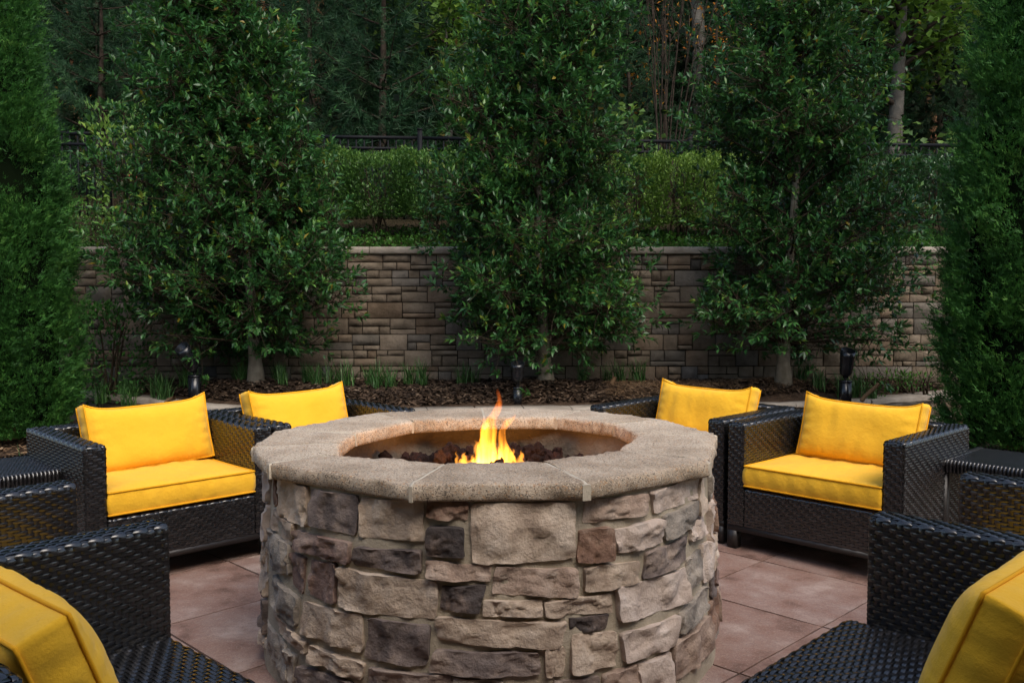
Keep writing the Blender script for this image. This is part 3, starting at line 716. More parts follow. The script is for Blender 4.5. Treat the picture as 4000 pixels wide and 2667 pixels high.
POSE={'L1':(-1.485,4.114,44.2),'L2':(-.847,4.742,45.1),'R1':(1.389,4.231,-45.9),'R2':(.761,4.903,-45.1),
      'NL':(-.718,2.328,137.6),'NR':(.807,2.407,-134.3),'ML':(-1.238,2.869,137.6),'MR':(1.364,3.002,-134.3)}
GC='dark wicker armchairs around the fire pit'
ch0=make_chair('dark wicker armchair left of the fire pit beside the left side table',group=GC); pose(ch0,POSE['L1'])
for key,lab in (('L2','dark wicker armchair behind the fire pit on the left, mostly hidden'),('R1','dark wicker armchair right of the fire pit beside the right side table'),
                ('R2','dark wicker armchair behind the fire pit on the right, mostly hidden')):
    c=copy_tree(ch0); c['label']=lab; pose(c,POSE[key])
def mod(key,side,label):
    # a one-armed seat butted against the arm of the nearest chair
    px,py,ph=POSE[key]; qx,qy,_=POSE['NL' if key=='ML' else 'NR']; gap=math.hypot(px-qx,py-qy)
    wd=gap-.004; cx=W_/2-wd/2
    t=make_chair(label,left=(side=='L'),right=(side=='R'),width=wd,group=GC)
    a=math.radians(ph); sg=1 if side=='R' else -1
    p=(px+sg*cx*math.cos(a),py+sg*cx*math.sin(a),ph); pose(t,p); return p,wd
c=make_chair('nearest dark wicker seat at lower left, one arm and a bare woven deck',left=False,right=True,group=GC); pose(c,POSE['NL'])
c=make_chair('nearest dark wicker seat at lower right, one arm and a bare woven deck',left=True,right=False,group=GC,jut=.065); pose(c,POSE['NR'])
pML,wML=mod('ML','R','dark wicker seat with one arm at left edge, behind the nearest left armchair')
pMR,wMR=mod('MR','L','dark wicker seat with one arm at right edge, behind the nearest right armchair')

sw=W_-2*T_-.012
GS,GB='yellow seat cushions','yellow back cushions'
sp=cushion('seat_cushion','yellow seat cushion on the left armchair by the side table','cushion',sw,.60,.098,.014,1,group=GS)
bp=cushion('back_cushion','yellow back cushion on the left armchair by the side table','cushion',.595,.298,.100,.052,2,ears=.030,sag=.006,group=GB)
bp2=cushion('back_cushion','yellow back cushion on the right armchair by the side table','cushion',.595,.300,.100,.055,9,ears=.026,sag=.010,group=GB)
def seat(t,p,dx=0): place(t,p,(dx,.300,.312+.064),0)
def back(t,p,dx=0,tilt=74,z=.415,y=.50,roll=0,yaw=0): place(t,p,(dx,y,z+.157),tilt,roll,yaw)
seat(sp,POSE['L1']); back(bp,POSE['L1'],dx=.040,roll=1.2)
back(bp2,POSE['R1'],dx=.012,roll=-1.0)
for key,lab in (('R1','right armchair by the side table'),('L2','left armchair behind the fire pit'),('R2','right armchair behind the fire pit')):
    c=copy_tree(sp); c['label']='yellow seat cushion on the '+lab; seat(c,POSE[key])
    if key!='R1':
        c=copy_tree(bp2 if key=='L2' else bp); c['label']='yellow back cushion on the '+lab; back(c,POSE[key],dx=.0,roll=.8 if key=='L2' else -.6)
for p,side,sg in ((pML,'left',-1),(pMR,'right',1)):
    c=copy_tree(sp); c['label']='yellow seat cushion on the %s one-armed seat'%side; place(c,p,((-.048 if side=='left' else .048),.37,.312+.064),0); c.scale=((wML if side=='left' else wMR)-T_-.014,)*3 if 0 else (min(1,((wML if side=='left' else wMR)-T_-.014)/sw),1,1)
nb=cushion('back_cushion','yellow back cushion slumped on the nearest left armchair','cushion',.655,.39,.105,.070,21,ears=.0,sag=.006,group=GB); back(nb,POSE['NL'],dx=.0,tilt=69,z=.325,y=.535,yaw=2)
nc=cushion('back_cushion','yellow back cushion slumped on the nearest right armchair','cushion',.655,.41,.105,.070,33,ears=.0,sag=.006,group=GB); back(nc,POSE['NR'],dx=.015,tilt=69,z=.325,y=.51,yaw=-2)

# ------------------------------------------------------------------ side tables
def make_table(label):
    t=thing('side_table',label,'side table',group='wicker side tables')
    w,d,h=.62,.50,.50
    mb=MB(); box_rounded(mb,.004,w-.004,.004,d-.004,h-.05,h-.004)
    P,Nn=round_path([(0,h-.05),(0,h),(d,h),(d,h-.05)],.014); f,Lv=path_map(P,Nn)
    def fm(u,v,hh):
        p,n=f(v); return np.stack([.03+u,p[:,0]+n[:,0]*hh,p[:,1]+n[:,1]*hh],-1)
    weave(mb,fm,w-.06,Lv,p=.012,q=.010,hgt=.0016,seed=31,over=3)
    mb.build('table_top',M['wicker'],t,smooth=True)
    mb=MB()
    for k in range(int((w-.06)/.0165)):
        x=.03+.0165*(k+.5)
        for yy,sg in ((0,-1),(d,1)):
            mb.tube([(x,yy+sg*.0005,h-.052),(x,yy+sg*.003,h-.026),(x,yy+sg*.0015,h-.006),(x,yy-sg*.010,h+.0022)],.0078,4,rng.uniform(.2,.9))
    mb.build('edge_wrap',M['wicker'],t,smooth=True)['kind']='stuff'
    for x in (.016,w-.016):
        mb=MB(); mb.box((x,d/2,h-.026),(.032,d,.054)); mb.build('end_rail',M['metal'],t)
    for x in (.02,w-.02):
        for y in (.02,d-.02):
            l=MB(); l.box((x,y,(h-.054)/2),(.038,.038,h-.0545)); l.build('leg',M['metal'],t)
    return t
t1=make_table('dark wicker side table at the left edge, against the left armchair')
# origin = front-left corner in table space; x runs away from the armchair on the left table
a=math.radians(44.2); fx=np.array([math.cos(a),math.sin(a)]); fy=np.array([-math.sin(a),math.cos(a)])
c_=np.array([-1.957,4.045])-fx*.62; t1.location=(c_[0],c_[1],0); t1.rotation_euler=(0,0,a)
t2=copy_tree(t1); t2['label']='dark wicker side table at the right edge, against the right armchair'
a=math.radians(-45.9); t2.location=(2.001,4.246,0); t2.rotation_euler=(0,0,a)

# ------------------------------------------------------------------ landscape spotlights
def spot(label,loc,h_post,cup_h,cup_r,tilt_x,tilt_y,post_w):
    t=thing('landscape_spotlight',label,'spotlight',loc,group='black landscape spotlights in the bed')
    mb=MB(); mb.box((0,0,h_post/2-.04),(post_w,post_w,h_post+.08)); mb.box((0,0,h_post+.003),(post_w*1.08,post_w*1.08,.012)); mb.build('mounting_post',M['fixture'],t)
    mb=MB(); mb.tube([(0,0,h_post),(0,0,h_post+.05)],.013,10); mb.tube([(-.02,0,h_post+.045),(.02,0,h_post+.045)],.016,10); mb.build('knuckle',M['fixture'],t,smooth=True)
    n=20; a=np.arange(n)*2*np.pi/n
    prof=[(.0,0),(.45,.015),(.72,.07),(.88,.2),(.96,.42),(1.,.72),(1.03,.74),(1.03,1.0),(.95,1.0),(.93,.86),(.0,.84)]
    Rm=np.array((Matrix.Rotation(tilt_y,3,'Y')@Matrix.Rotation(tilt_x,3,'X')))
    V=np.array([[[r*cup_r*math.cos(q),r*cup_r*math.sin(q),z*cup_h+(.10*cup_h*math.sin(q) if z>.95 else 0)] for q in a] for r,z in prof])
    V=V.reshape(-1,3)@Rm.T+np.array([0,0,h_post+.045])
    F=[[i*n+j,i*n+(j+1)%n,(i+1)*n+(j+1)%n,(i+1)*n+j] for i in range(len(prof)-1) for j in range(n)]
    MB().add(V,F).build('lamp_hood',M['fixture'],t,smooth=True)
    return t
spot('small black landscape spotlight standing in mulch behind the fire pit',(.05,8.25,.28),.12,.185,.062,0,0,.075)
spot('black landscape spotlight tilted towards the left holly tree',(-2.911,8.35,.30),.20,.25,.064,.25,-.38,.09)
spot('black landscape spotlight behind the right yellow cushion',(3.04,8.3,.30),.155,.24,.064,.0,.08,.085)

# ------------------------------------------------------------------ vegetation helpers
def leaves(mb,P,D,L,Wd,tint,fold=.18,droop=.12,rs=None):
    """P base points, D unit directions (n,3); each leaf a folded five-vertex blade"""
    n=len(P); rs=rs or rng
    ref=rs.normal(size=(n,3))*.45+np.array([0,0,1.]); S=unit(np.cross(D,ref)); Nn=unit(np.cross(S,D))
    L=np.broadcast_to(L,(n,))[:,None]; Wd=np.broadcast_to(Wd,(n,))[:,None]
    V=np.stack([P, P+D*L*.5+S*Wd*.5+Nn*Wd*fold, P+D*L*.5-S*Wd*.5+Nn*Wd*fold, P+D*L-Nn*L*droop, P+D*L*.52],1)
    F=(np.array([[0,1,4],[1,3,4],[0,4,2],[4,3,2]])[None]+np.arange(n)[:,None,None]*5).reshape(-1,3)
    mb.add(V.reshape(-1,3),F,np.repeat(np.broadcast_to(tint,(n,)),5))
def quads(mb,P,D,L,Wd,tint,rs=None):
    n=len(P); rs=rs or rng
    S=unit(np.cross(D,rs.normal(size=(n,3))+1e-3)); L=np.broadcast_to(L,(n,))[:,None]; Wd=np.broadcast_to(Wd,(n,))[:,None]
    V=np.stack([P,P+D*L*.5+S*Wd*.5,P+D*L,P+D*L*.5-S*Wd*.5],1)
    F=(np.array([[0,1,2,3]])[None]+np.arange(n)[:,None,None]*4).reshape(-1,4)
    mb.add(V.reshape(-1,3),F,np.repeat(np.broadcast_to(tint,(n,)),4))
def rdir(n,rs): return unit(rs.normal(size=(n,3)))

# ------------------------------------------------------------------ hollies
def holly(label,base,outline,seed,dens=1.,limbs=95):
    rs=np.random.default_rng(seed); t=thing('holly_tree',label,'tree',(*base,),group='glossy holly trees in front of the wall')
    o=np.array(outline); zz,xl,xr=o[:,0],o[:,1],o[:,2]           # height, left and right reach in world x
    bx,by,bz=base; ztop=zz.max()
    def half(z): return (np.interp(z,zz,xr)-np.interp(z,zz,xl))/2*1.05
    def cen(z): return (np.interp(z,zz,xr)+np.interp(z,zz,xl))/2-bx
    trunk_top=ztop+.1; tz=np.linspace(-.08,trunk_top-bz,16)
    lean=rs.normal(0,.02,2); tx=lean[0]*tz+.03*np.sin(tz*1.7+seed)+np.interp(tz+bz,[bz+.8,ztop],[0,cen(ztop)*.7]); ty=lean[1]*tz*.5
    T=np.stack([tx,ty,tz],-1)
    mb=MB(); mb.tube(T,np.interp(tz,[-.08,0,.15,1.0,tz.max()],[.10,.085,.066,.045,.010]),10); mb.build('trunk',M['holly_bark'],t,smooth=True)
    wood=MB(); crown=MB()
    zmin=zz.min()
    for k in range(int(limbs)):
        z=zmin+(ztop-zmin)*((k+rs.random())/limbs); h=half(z); ph=rs.random()*2*np.pi
        rad=h*rs.uniform(.55,1.08) if rs.random()<.70 else h*rs.uniform(.2,.6)
        ex=cen(z)+math.cos(ph)*rad; ey=math.sin(ph)*rad*.78
        if z<1.85: ey=min(ey,9.42-by)
        e=np.array([ex,ey,z-bz+rs.normal(0,.05)])
        zs=max(.38,min(e[2]-.45*rad-rs.random()*.15,trunk_top-bz-.2)); 
        s0=np.array([np.interp(zs,tz,tx),np.interp(zs,tz,ty),zs])
        tt=np.linspace(0,1,7)[:,None]; mid=(s0+e)/2+np.array([0,0,.10*rad])+rs.normal(0,.04,3)
        Bz=(1-tt)**2*s0+2*tt*(1-tt)*mid+tt**2*e
        wood.tube(Bz,np.linspace(.013,.004,7),5,cap=False)
        ns=int(rs.integers(11,19)*dens*1.35*(.55 if z<zmin+.3 else 1))
        for _ in range(ns):
            u=rs.uniform(.42,1.0)**.7; b=(1-u)**2*s0+2*u*(1-u)*mid+u*u*e
            off=rs.normal(0,1,3)*np.array([.15,.15,.13]); tip=b+off
            if (tip[1]+by)>9.5 and tip[2]+bz<1.8: tip[1]=9.5-by
            ax=unit(unit(off)*.5+unit(np.array([ex,ey,.0])+1e-6)*.5+np.array([0,0,.75])+rs.normal(0,.25,3))
            if z<zmin+.45: ax=unit(ax+np.array([0,0,-.6]))
            wood.tube(np.array([b,(b+tip)/2+rs.normal(0,.01,3),tip+ax*.09]),[.004,.003,.002],3,cap=False)
            nl=int(rs.integers(9,15)); f=rs.random(nl)**.8
            P=tip+ax*(f*.12-.03)[:,None]
            sd=rdir(nl,rs); sd=unit(sd-ax*(sd@ax)[:,None]); D=unit(sd*(.95-.45*f)[:,None]+ax*(.35+.5*f)[:,None])
            young=rs.random()<.20
            tint=np.clip(rs.normal(.42,.17,nl)+(.42*f if young else 0),0,.955); tint[rs.random(nl)<.006]=1.
            leaves(crown,P,D,rs.uniform(.054,.090,nl),rs.uniform(.021,.034,nl),tint,rs=rs)
    wood.build('branches',M['twig'],t); crown.build('crown',M['holly'],t)
    return t
HOLLY1=[(0.73, -3.37, -2.03), (0.94, -3.53, -1.82), (1.14, -3.65, -1.73), (1.35, -3.73, -1.46), (1.56, -3.76, -1.52), (1.97, -3.83, -1.6), (2.38, -3.87, -1.72), (2.79, -3.85, -1.88), (3.2, -3.78, -2.1), (3.6, -3.71, -2.2), (4.0, -3.4, -2.48), (4.24, -3.17, -2.67)]
HOLLY2=[(0.73, -0.48, 1.19), (0.94, -0.55, 1.23), (1.14, -0.67, 1.1), (1.35, -0.73, 1.22), (1.56, -0.77, 1.26), (1.97, -0.89, 1.22), (2.38, -0.85, 1.17), (2.79, -0.79, 1.13), (3.2, -0.72, 1.08), (3.6, -0.68, 1.0), (4.0, -0.56, 0.92), (4.24, -0.31, 0.71)]
HOLLY3=[(0.73, 2.15, 3.77), (0.94, 1.94, 3.9), (1.14, 1.89, 3.76), (1.35, 1.93, 3.84), (1.56, 1.84, 3.92), (1.97, 1.92, 3.83), (2.38, 1.83, 3.73), (2.79, 1.75, 3.64), (3.2, 1.78, 3.63), (3.6, 1.82, 3.62), (4.0, 1.85, 3.57), (4.24, 2.14, 3.28)]
holly('dense glossy holly tree on the left, tilted spotlight at its foot',(-2.499,8.8,.40),HOLLY1,21,2.2,135)
holly('glossy holly tree in the middle, directly behind the fire pit flames',(.332,8.8,.40),HOLLY2,22,1.8,120)
holly('looser glossy holly tree on the right with its forked trunk showing',(2.647,8.8,.38),HOLLY3,23,1.6,110)

# ------------------------------------------------------------------ arborvitae
def arbor(label,base,prof,seed,nclump=520):
    rs=np.random.default_rng(seed); t=thing('arborvitae',label,'tree',base,group='columnar arborvitae flanking the patio')
    p=np.array(prof); zt=p[:,0].max()
    MB().tube([(0,0,-.1),(0,0,.5),(0,0,zt*.8)],[.10,.08,.03],8).build('trunk',M['bark_pine'],t,smooth=True)
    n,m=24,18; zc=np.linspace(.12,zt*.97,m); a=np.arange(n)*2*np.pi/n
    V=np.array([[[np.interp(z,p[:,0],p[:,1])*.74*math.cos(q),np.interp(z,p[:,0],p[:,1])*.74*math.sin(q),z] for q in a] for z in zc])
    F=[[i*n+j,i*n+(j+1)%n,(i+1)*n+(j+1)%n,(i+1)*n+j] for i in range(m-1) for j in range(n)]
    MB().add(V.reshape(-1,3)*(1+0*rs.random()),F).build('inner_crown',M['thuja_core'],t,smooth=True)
    mb=MB(); k=0
    area=np.interp(np.linspace(0,zt,200),p[:,0],p[:,1]); cdf=np.cumsum(area)/area.sum()
    for c in range(nclump):
        z=np.interp(rs.random(),cdf,np.linspace(0,zt,200)); R=np.interp(z,p[:,0],p[:,1]); ph=rs.random()*2*np.pi
        out=np.array([math.cos(ph),math.sin(ph),0]); rad=R*rs.uniform(.78,.98); ctr=out*rad+np.array([0,0,z])
        ax=unit(out*.55+np.array([0,0,1.])+rs.normal(0,.18,3)); tang=np.cross(out,[0,0,1.])
        ns=int(rs.integers(85,115)); size=rs.uniform(.75,1.2)
        q=rs.normal(0,1,(ns,3)); P=ctr+(q[:,:1]*tang*.062+q[:,1:2]*ax*.10+abs(q[:,2:])*out*.042)*size
        P[:,2]=np.maximum(P[:,2],.03)
        D=unit(ax*1.0+out*rs.uniform(.1,1.0,(ns,1))+tang*rs.normal(0,.45,(ns,1))+rs.normal(0,.2,(ns,3)))
        pl=unit(np.cross(D,rs.normal(0,.6,(ns,3))+out)); tint=np.clip(rs.normal(.45,.15)+rs.normal(0,.12,ns)+.12*q[:,2],0,1)
        for ang,ln in ((-42,.7),(-24,.85),(-8,1.),(8,1.),(24,.85),(42,.7)):
            a_=math.radians(ang); d=unit(D*math.cos(a_)+pl*math.sin(a_)+rs.normal(0,.22,(ns,3))); L=(rs.uniform(.024,.046,ns)*ln*size)[:,None]
            w=unit(np.cross(d,np.cross(D,pl)))*.0027
            st=P+D*(rs.uniform(-.015,.02,(ns,1)))+rs.normal(0,.007,(ns,3))
            V=np.stack([st-w*1.3,st+d*L,st+w*1.3],1)
            mb.add(V.reshape(-1,3),np.arange(ns*3).reshape(-1,3),np.repeat(np.clip(tint+.1*(abs(ang)<20),0,1),3))
    mb.build('crown',M['thuja'],t)
    return t
arbor('tall dark green arborvitae at the left edge of the patio',(-4.55,8.15,0),[(0,.44),(.25,.58),(.8,.62),(1.6,.56),(2.4,.46),(3.2,.36),(4.0,.24),(4.9,.02)],41,700)
arbor('tall green arborvitae at the right edge, beside the right side table',(3.98,7.15,0),[(0,.42),(.2,.55),(.7,.56),(1.4,.53),(2.2,.46),(3.0,.38),(3.9,.27),(4.8,.12),(5.2,.02)],42,640)

# ------------------------------------------------------------------ mulch, pine straw, bed plants
rs=np.random.default_rng(61)
def chips(name,label,P,seed,L=(.025,.075),Wd=(.008,.026),m='chips',flat=.25):
    r=np.random.default_rng(seed); n=len(P); a=r.random(n)*2*np.pi
    D=unit(np.stack([np.cos(a),np.sin(a),r.normal(0,flat,n)],-1)); mb=MB()
    S=unit(np.cross(D,np.array([0,0,1.])+r.normal(0,flat,(n,3)))); L=r.uniform(*L,n)[:,None]; Wd=r.uniform(*Wd,n)[:,None]
    U=unit(np.cross(S,D))
    V=np.stack([P-D*L/2-S*Wd/2,P-S*Wd/2+U*L*.08,P+D*L/2-S*Wd/2*.6,P+D*L/2+S*Wd/2,P+S*Wd/2+U*L*.08,P-D*L/2+S*Wd/2*.7],1)
    F=(np.array([[0,1,4,5],[1,2,3,4]])[None]+np.arange(n)[:,None,None]*6).reshape(-1,4)
    mb.add(V.reshape(-1,3),F,np.repeat(r.beta(1.6,2.2,n),6)); o=mb.build(name,M[m]); o['kind']='stuff'; o['label']=label; o['category']='mulch'; return o
n=26000; x=rs.uniform(-5,5,n); yc=np.interp(x,CURB[:,0],CURB[:,1])+.27; y=yc+(9.55-yc)*rs.random(n); k=yc<9.5; x,y=x[k],y[k]
chips('bark_mulch','dark shredded bark mulch covering the bed in front of the wall',np.stack([x,y,bed_z(x,y)+.008+rs.random(len(x))*.022],-1),62)
n=9000; x=np.concatenate([rs.uniform(-8,-2.9,n),rs.uniform(2.9,8,n)]); y=rs.uniform(4.5,9.4,2*n)
k=((y-abs(x)*1.>TA(0)*0-9)&(np.interp(x,CURB[:,0],CURB[:,1])>y+.05)&~((y-x<TA(6)+.02)&(x+y<TB(4)+.02))); x,y=x[k],y[k]
chips('pine_straw_mulch','dry brown bark and straw mulch beyond the patio edge',np.stack([x,y,-.04+rs.random(len(x))*.02],-1),63,m='straw')
n=3500; x=rs.uniform(.9,3.6,n); y=rs.uniform(8.3,9.2,n); yc=np.interp(x,CURB[:,0],CURB[:,1])+.27; k=y>yc; x,y=x[k],y[k]
chips('pine_needle_litter','loose dry pine needles on the bed under the right holly',np.stack([x,y,bed_z(x,y)+.03+rs.random(len(x))*.012],-1),64,(.08,.16),(.003,.006),'straw',.15)

def grass_mesh(seed,nb=46,h=.26):
    r=np.random.default_rng(seed); mb=MB()
    for k in range(nb):
        a=r.random()*2*np.pi; o=r.normal(0,.035,2); L=h*r.uniform(.6,1.15); lean=r.uniform(.15,.75)
        t_=np.linspace(0,1,5); rad=lean*L*t_**1.7; z=L*(t_-.32*lean*t_**2.2)
        P=np.stack([o[0]+rad*math.cos(a),o[1]+rad*math.sin(a),z],-1); s=np.array([-math.sin(a),math.cos(a),0])*.0042
        w=np.array([.8,1,.9,.6,.05])[:,None]
        V=np.stack([P-s*w,P+s*w],1); mb.add(V.reshape(-1,3),grid_faces(5,2),np.clip(r.normal(.45,.2),0,1))
    return mb
gm=[]
for k in range(4):
    o=grass_mesh(70+k).build('grass_clump',M['grass']); gm.append(o.data); bpy.data.objects.remove(o)
groups=[('leafy grass clump below the left holly beside the tilted spotlight',[(-3.85,9.05),(-3.68,8.85),(-3.52,9.1),(-3.38,8.75),(-3.22,9.0),(-3.08,8.8),(-3.3,8.6),(-3.6,8.55),(-2.72,9.05),(-2.62,8.85),(-3.95,8.75)]),
 ('leafy grass clump between the left holly trunk and the left back cushion',[(-2.3,9.0),(-2.2,8.7),(-2.05,9.1),(-1.9,8.85),(-1.78,9.05),(-1.62,8.95)]),
 ('leafy grass clump at the wall foot left of the middle holly',[(-1.42,9.1),(-1.3,8.85),(-1.18,8.8),(-1.02,9.05),(-.88,9.0),(-.5,9.1),(-.4,9.2)]),
 ('small grass clump at the wall foot right of the middle holly',[(.72,9.2),(1.1,9.2),(1.28,9.25),(1.0,9.3)]),
 ('leafy grass clump behind the right yellow cushion near the spotlight',[(2.95,8.75),(3.15,8.65),(3.3,8.75),(3.45,8.7),(3.25,8.95),(2.85,9.0)])]
r5=random.Random(8); k=0
for lab,pts in groups:
    for (x,y) in pts:
        o=obj('grass_clump',gm[k%4]); o.location=(x,y,float(bed_z(np.array(x),np.array(y)))); s=r5.uniform(.85,1.2); o.scale=(s,s,s); o.rotation_euler=(0,0,r5.random()*6.3); k+=1
        tag(o,lab,'grass clump','grass clumps in the bed')
o=grass_mesh(90,18,.30).build('grass_tuft',M['grass']); o.location=(-3.35,6.3,-.05); tag(o,'lone pale grass tuft in the mulch beyond the left side table','grass tuft')
def stick(label,a,b,r,seed):
    mb=MB(); P=np.linspace(a,b,5); P=P+np.random.default_rng(seed).normal(0,.006,P.shape); mb.tube(P,[r,r*.95,r*.9,r*.92,r*.8],7); c=len(P)
    tag(mb.build('wood_stake',M['straw'],None),label,'wood stake')
stick('short pale wood stake leaning beside the right spotlight',(3.17,8.25,.28),(3.34,8.28,.44),.02,1)
stick('broken stub of wood standing in the mulch right of the flames',(.93,8.75,.30),(.99,8.77,.45),.024,2)
stick('pale wood offcut lying at the foot of the tilted left spotlight',(-3.13,8.2,.27),(-3.03,8.16,.34),.02,3)
def leafy_shrub(name,label,base,w,h,n,seed,m,L=(.03,.05),cat='shrub',group=None,stems=5,open_=0.,d=None):
    r=np.random.default_rng(seed); t=thing(name,label,cat,base,group=group); wd=MB(); mb=MB(); d=d or w
    for k in range(stems):
        a=r.random()*6.28; e=np.array([math.cos(a)*w*.35*r.uniform(.4,1),math.sin(a)*d*.35*r.uniform(.4,1),h*r.uniform(.7,.95)])
        s0=np.array([r.normal(0,.05),r.normal(0,.05),-.03]); m_=(s0+e)/2+np.array([0,0,.1*h])+r.normal(0,.03,3); tt=np.linspace(0,1,6)[:,None]
        wd.tube((1-tt)**2*s0+2*tt*(1-tt)*m_+tt**2*e,np.linspace(.014,.004,6),5,cap=False)
        for q in range(4):
            u=r.uniform(.4,.95); b=(1-u)**2*s0+2*u*(1-u)*m_+u*u*e; wd.tube([b,b+r.normal(0,.12,3)+np.array([0,0,.1])],[.005,.002],3,cap=False)
    wd.build('stems',M['twig'],t)
    u=r.uniform(-1,1,(n*2,3)); 
    rr=np.maximum(np.maximum(abs(u[:,0]),abs(u[:,1])),abs(u[:,2])); k=rr>r.uniform(.35,1,n*2)**.6*.9; u=u[k][:n]; n=len(u)
    P=np.stack([u[:,0]*w/2,u[:,1]*d/2,h*(open_+(1-open_)*(u[:,2]*.5+.5))],-1); P+=.05*np.stack([nz(P,4,seed),nz(P,4,seed+9),nz(P,4,seed+4)],-1)*2
    D=unit(P-np.array([0,0,h*.3])+r.normal(0,.35,(n,3))*w+np.array([0,0,.25]))
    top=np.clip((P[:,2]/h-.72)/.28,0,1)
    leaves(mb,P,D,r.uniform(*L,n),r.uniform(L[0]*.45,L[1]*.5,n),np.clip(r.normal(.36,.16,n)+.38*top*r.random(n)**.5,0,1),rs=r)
    mb.build('foliage',M[m],t); return t
leafy_shrub('low_shrub','small narrow-leaved shrub between the left arborvitae and the wall',(-3.95,9.0,.2),.62,.95,1500,66,'thuja',(.03,.07),stems=6)
for k,(x,y) in enumerate([(3.55,8.95),(3.75,9.1),(3.95,9.15),(4.05,9.0)]):
    leafy_shrub('trailing_plant','small trailing green plant at the wall foot near the right arborvitae',(x,y,.28),.3,.16,90,130+k,'cover',(.03,.05),'plant','trailing plants near the right arborvitae',2)

# ------------------------------------------------------------------ terrace above the wall: ground cover, hedge, fence
n=15000; x=rs.uniform(-6,6,n); y=9.92+(rs.random(n)**1.25)*1.6
P=np.stack([x,y,hill_z(x,y)+.02+.10*rs.random(n)*(.5+.5*nz(np.stack([x,y,0*x],-1),1.6))],-1)
mb=MB(); D=unit(np.stack([rs.normal(0,.6,n),rs.normal(-.4,.6,n),rs.uniform(.1,.9,n)],-1))
leaves(mb,P,D,rs.uniform(.035,.075,n),rs.uniform(.02,.04,n),np.clip(rs.normal(.45,.2,n)+.2*nz(P,1.1),0,1),rs=rs)
o=mb.build('ground_cover',M['cover']); o['kind']='stuff'; o['label']='bright green leafy ground cover on the terrace above the wall'; o['category']='ground cover'
k=0
for x in np.arange(-3.6,-.2,.66):
    z=float(hill_z(np.array(x),np.array(11.2))); lo=[ 'left holly','gap between left and middle hollies'][int(x>-2.9)]
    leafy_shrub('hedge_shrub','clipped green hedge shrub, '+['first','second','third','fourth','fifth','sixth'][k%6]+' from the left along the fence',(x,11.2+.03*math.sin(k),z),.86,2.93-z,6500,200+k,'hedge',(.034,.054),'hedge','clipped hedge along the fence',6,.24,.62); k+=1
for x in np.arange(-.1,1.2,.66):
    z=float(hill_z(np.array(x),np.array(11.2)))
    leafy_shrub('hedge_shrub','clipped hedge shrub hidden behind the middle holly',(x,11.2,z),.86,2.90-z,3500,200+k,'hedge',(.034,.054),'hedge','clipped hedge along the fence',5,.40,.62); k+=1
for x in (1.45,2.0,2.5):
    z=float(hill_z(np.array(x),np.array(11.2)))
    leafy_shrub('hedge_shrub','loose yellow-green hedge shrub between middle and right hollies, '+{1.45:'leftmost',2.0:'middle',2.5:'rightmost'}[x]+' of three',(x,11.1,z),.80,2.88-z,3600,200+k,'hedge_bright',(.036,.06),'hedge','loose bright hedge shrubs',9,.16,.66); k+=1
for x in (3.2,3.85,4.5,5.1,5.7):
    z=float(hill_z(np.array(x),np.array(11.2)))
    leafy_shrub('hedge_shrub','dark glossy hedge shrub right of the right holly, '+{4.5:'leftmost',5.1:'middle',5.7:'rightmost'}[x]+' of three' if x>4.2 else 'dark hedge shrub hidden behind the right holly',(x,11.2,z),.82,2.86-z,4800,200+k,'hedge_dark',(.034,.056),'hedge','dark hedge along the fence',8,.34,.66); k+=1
for k,(x,y,h,m) in enumerate([(-4.75,10.3,.42,'hedge'),(-4.5,10.15,.36,'hedge'),(-4.25,10.4,.40,'cover'),(-5.0,10.5,.5,'cover'),(-4.9,11.6,1.25,'hedge_bright'),(-4.55,13.2,1.2,'sapling'),(-5.1,13.4,1.3,'cover'),(-4.1,13.0,1.1,'cover'),(-5.6,13.1,1.5,'hedge')]):
    z=float(hill_z(np.array(x),np.array(y)))
    leafy_shrub('weedy_shrub',['feathery green weed on the terrace right of the left arborvitae','leafy green undergrowth seen through the fence at left'][int(y>11)],(x,y,z),.5 if y<11 else .7,h,500 if y<11 else 420,260+k,m,(.02,.05) if y<11 else (.06,.12),'shrub','weedy growth by the fence at left',5)

fence=thing('metal_fence','black metal picket fence with double top rail on the terrace','fence')
def fz(x): return -.0137*x
pm=None; FY=12.4
mbp=MB(); mbp.box((0,0,.60),(.019,.019,1.14)); po=mbp.build('picket',M['fence'],fence); pm=po.data; bpy.data.objects.remove(po)
x=-8.492
while x<8.6:
    mb=MB(); mb.box((x,FY,2.14+.61+fz(x)),(.062,.062,1.30)); mb.box((x,FY,3.41+fz(x)),(.072,.072,.02)); mb.build('fence_post',M['fence'],fence)
    if x<8:
        xc=x+.9075
        for zz,h in ((3.295,.042),(3.15,.036),(2.30,.036)):
            mb=MB(); rot=np.array([[1,0,-.0137*0],[0,1,0],[-.0137,0,1]]); V=np.array([[a,b,c] for a in(-.87,.87) for b in(-.017,.017) for c in(-h/2,h/2)]); V[:,2]+=-.0137*V[:,0]
            mb.add(V+np.array([xc,FY,zz+fz(xc)]),[[0,1,3,2],[4,6,7,5],[0,4,5,1],[2,3,7,6],[0,2,6,4],[1,5,7,3]]); mb.build('rail',M['fence'],fence)
        for k in range(16):
            xp=x+.107*(k+.5)+.05
            if abs(xp)<7: o=obj('picket',pm,fence); o.location=(xp,FY,2.105+fz(xp))
    x+=1.8143
fm_=MB().box((0,0,0),(.12,.004,.10)).build('survey_flag',M['flag']); fm_.location=(-5.35,13.0,2.85); tag(fm_,'small red survey flag in the undergrowth behind the fence','flag')
MB().tube([(0,0,-.55),(0,0,.06)],.004,5).build('wire_stem',M['metal'],fm_)

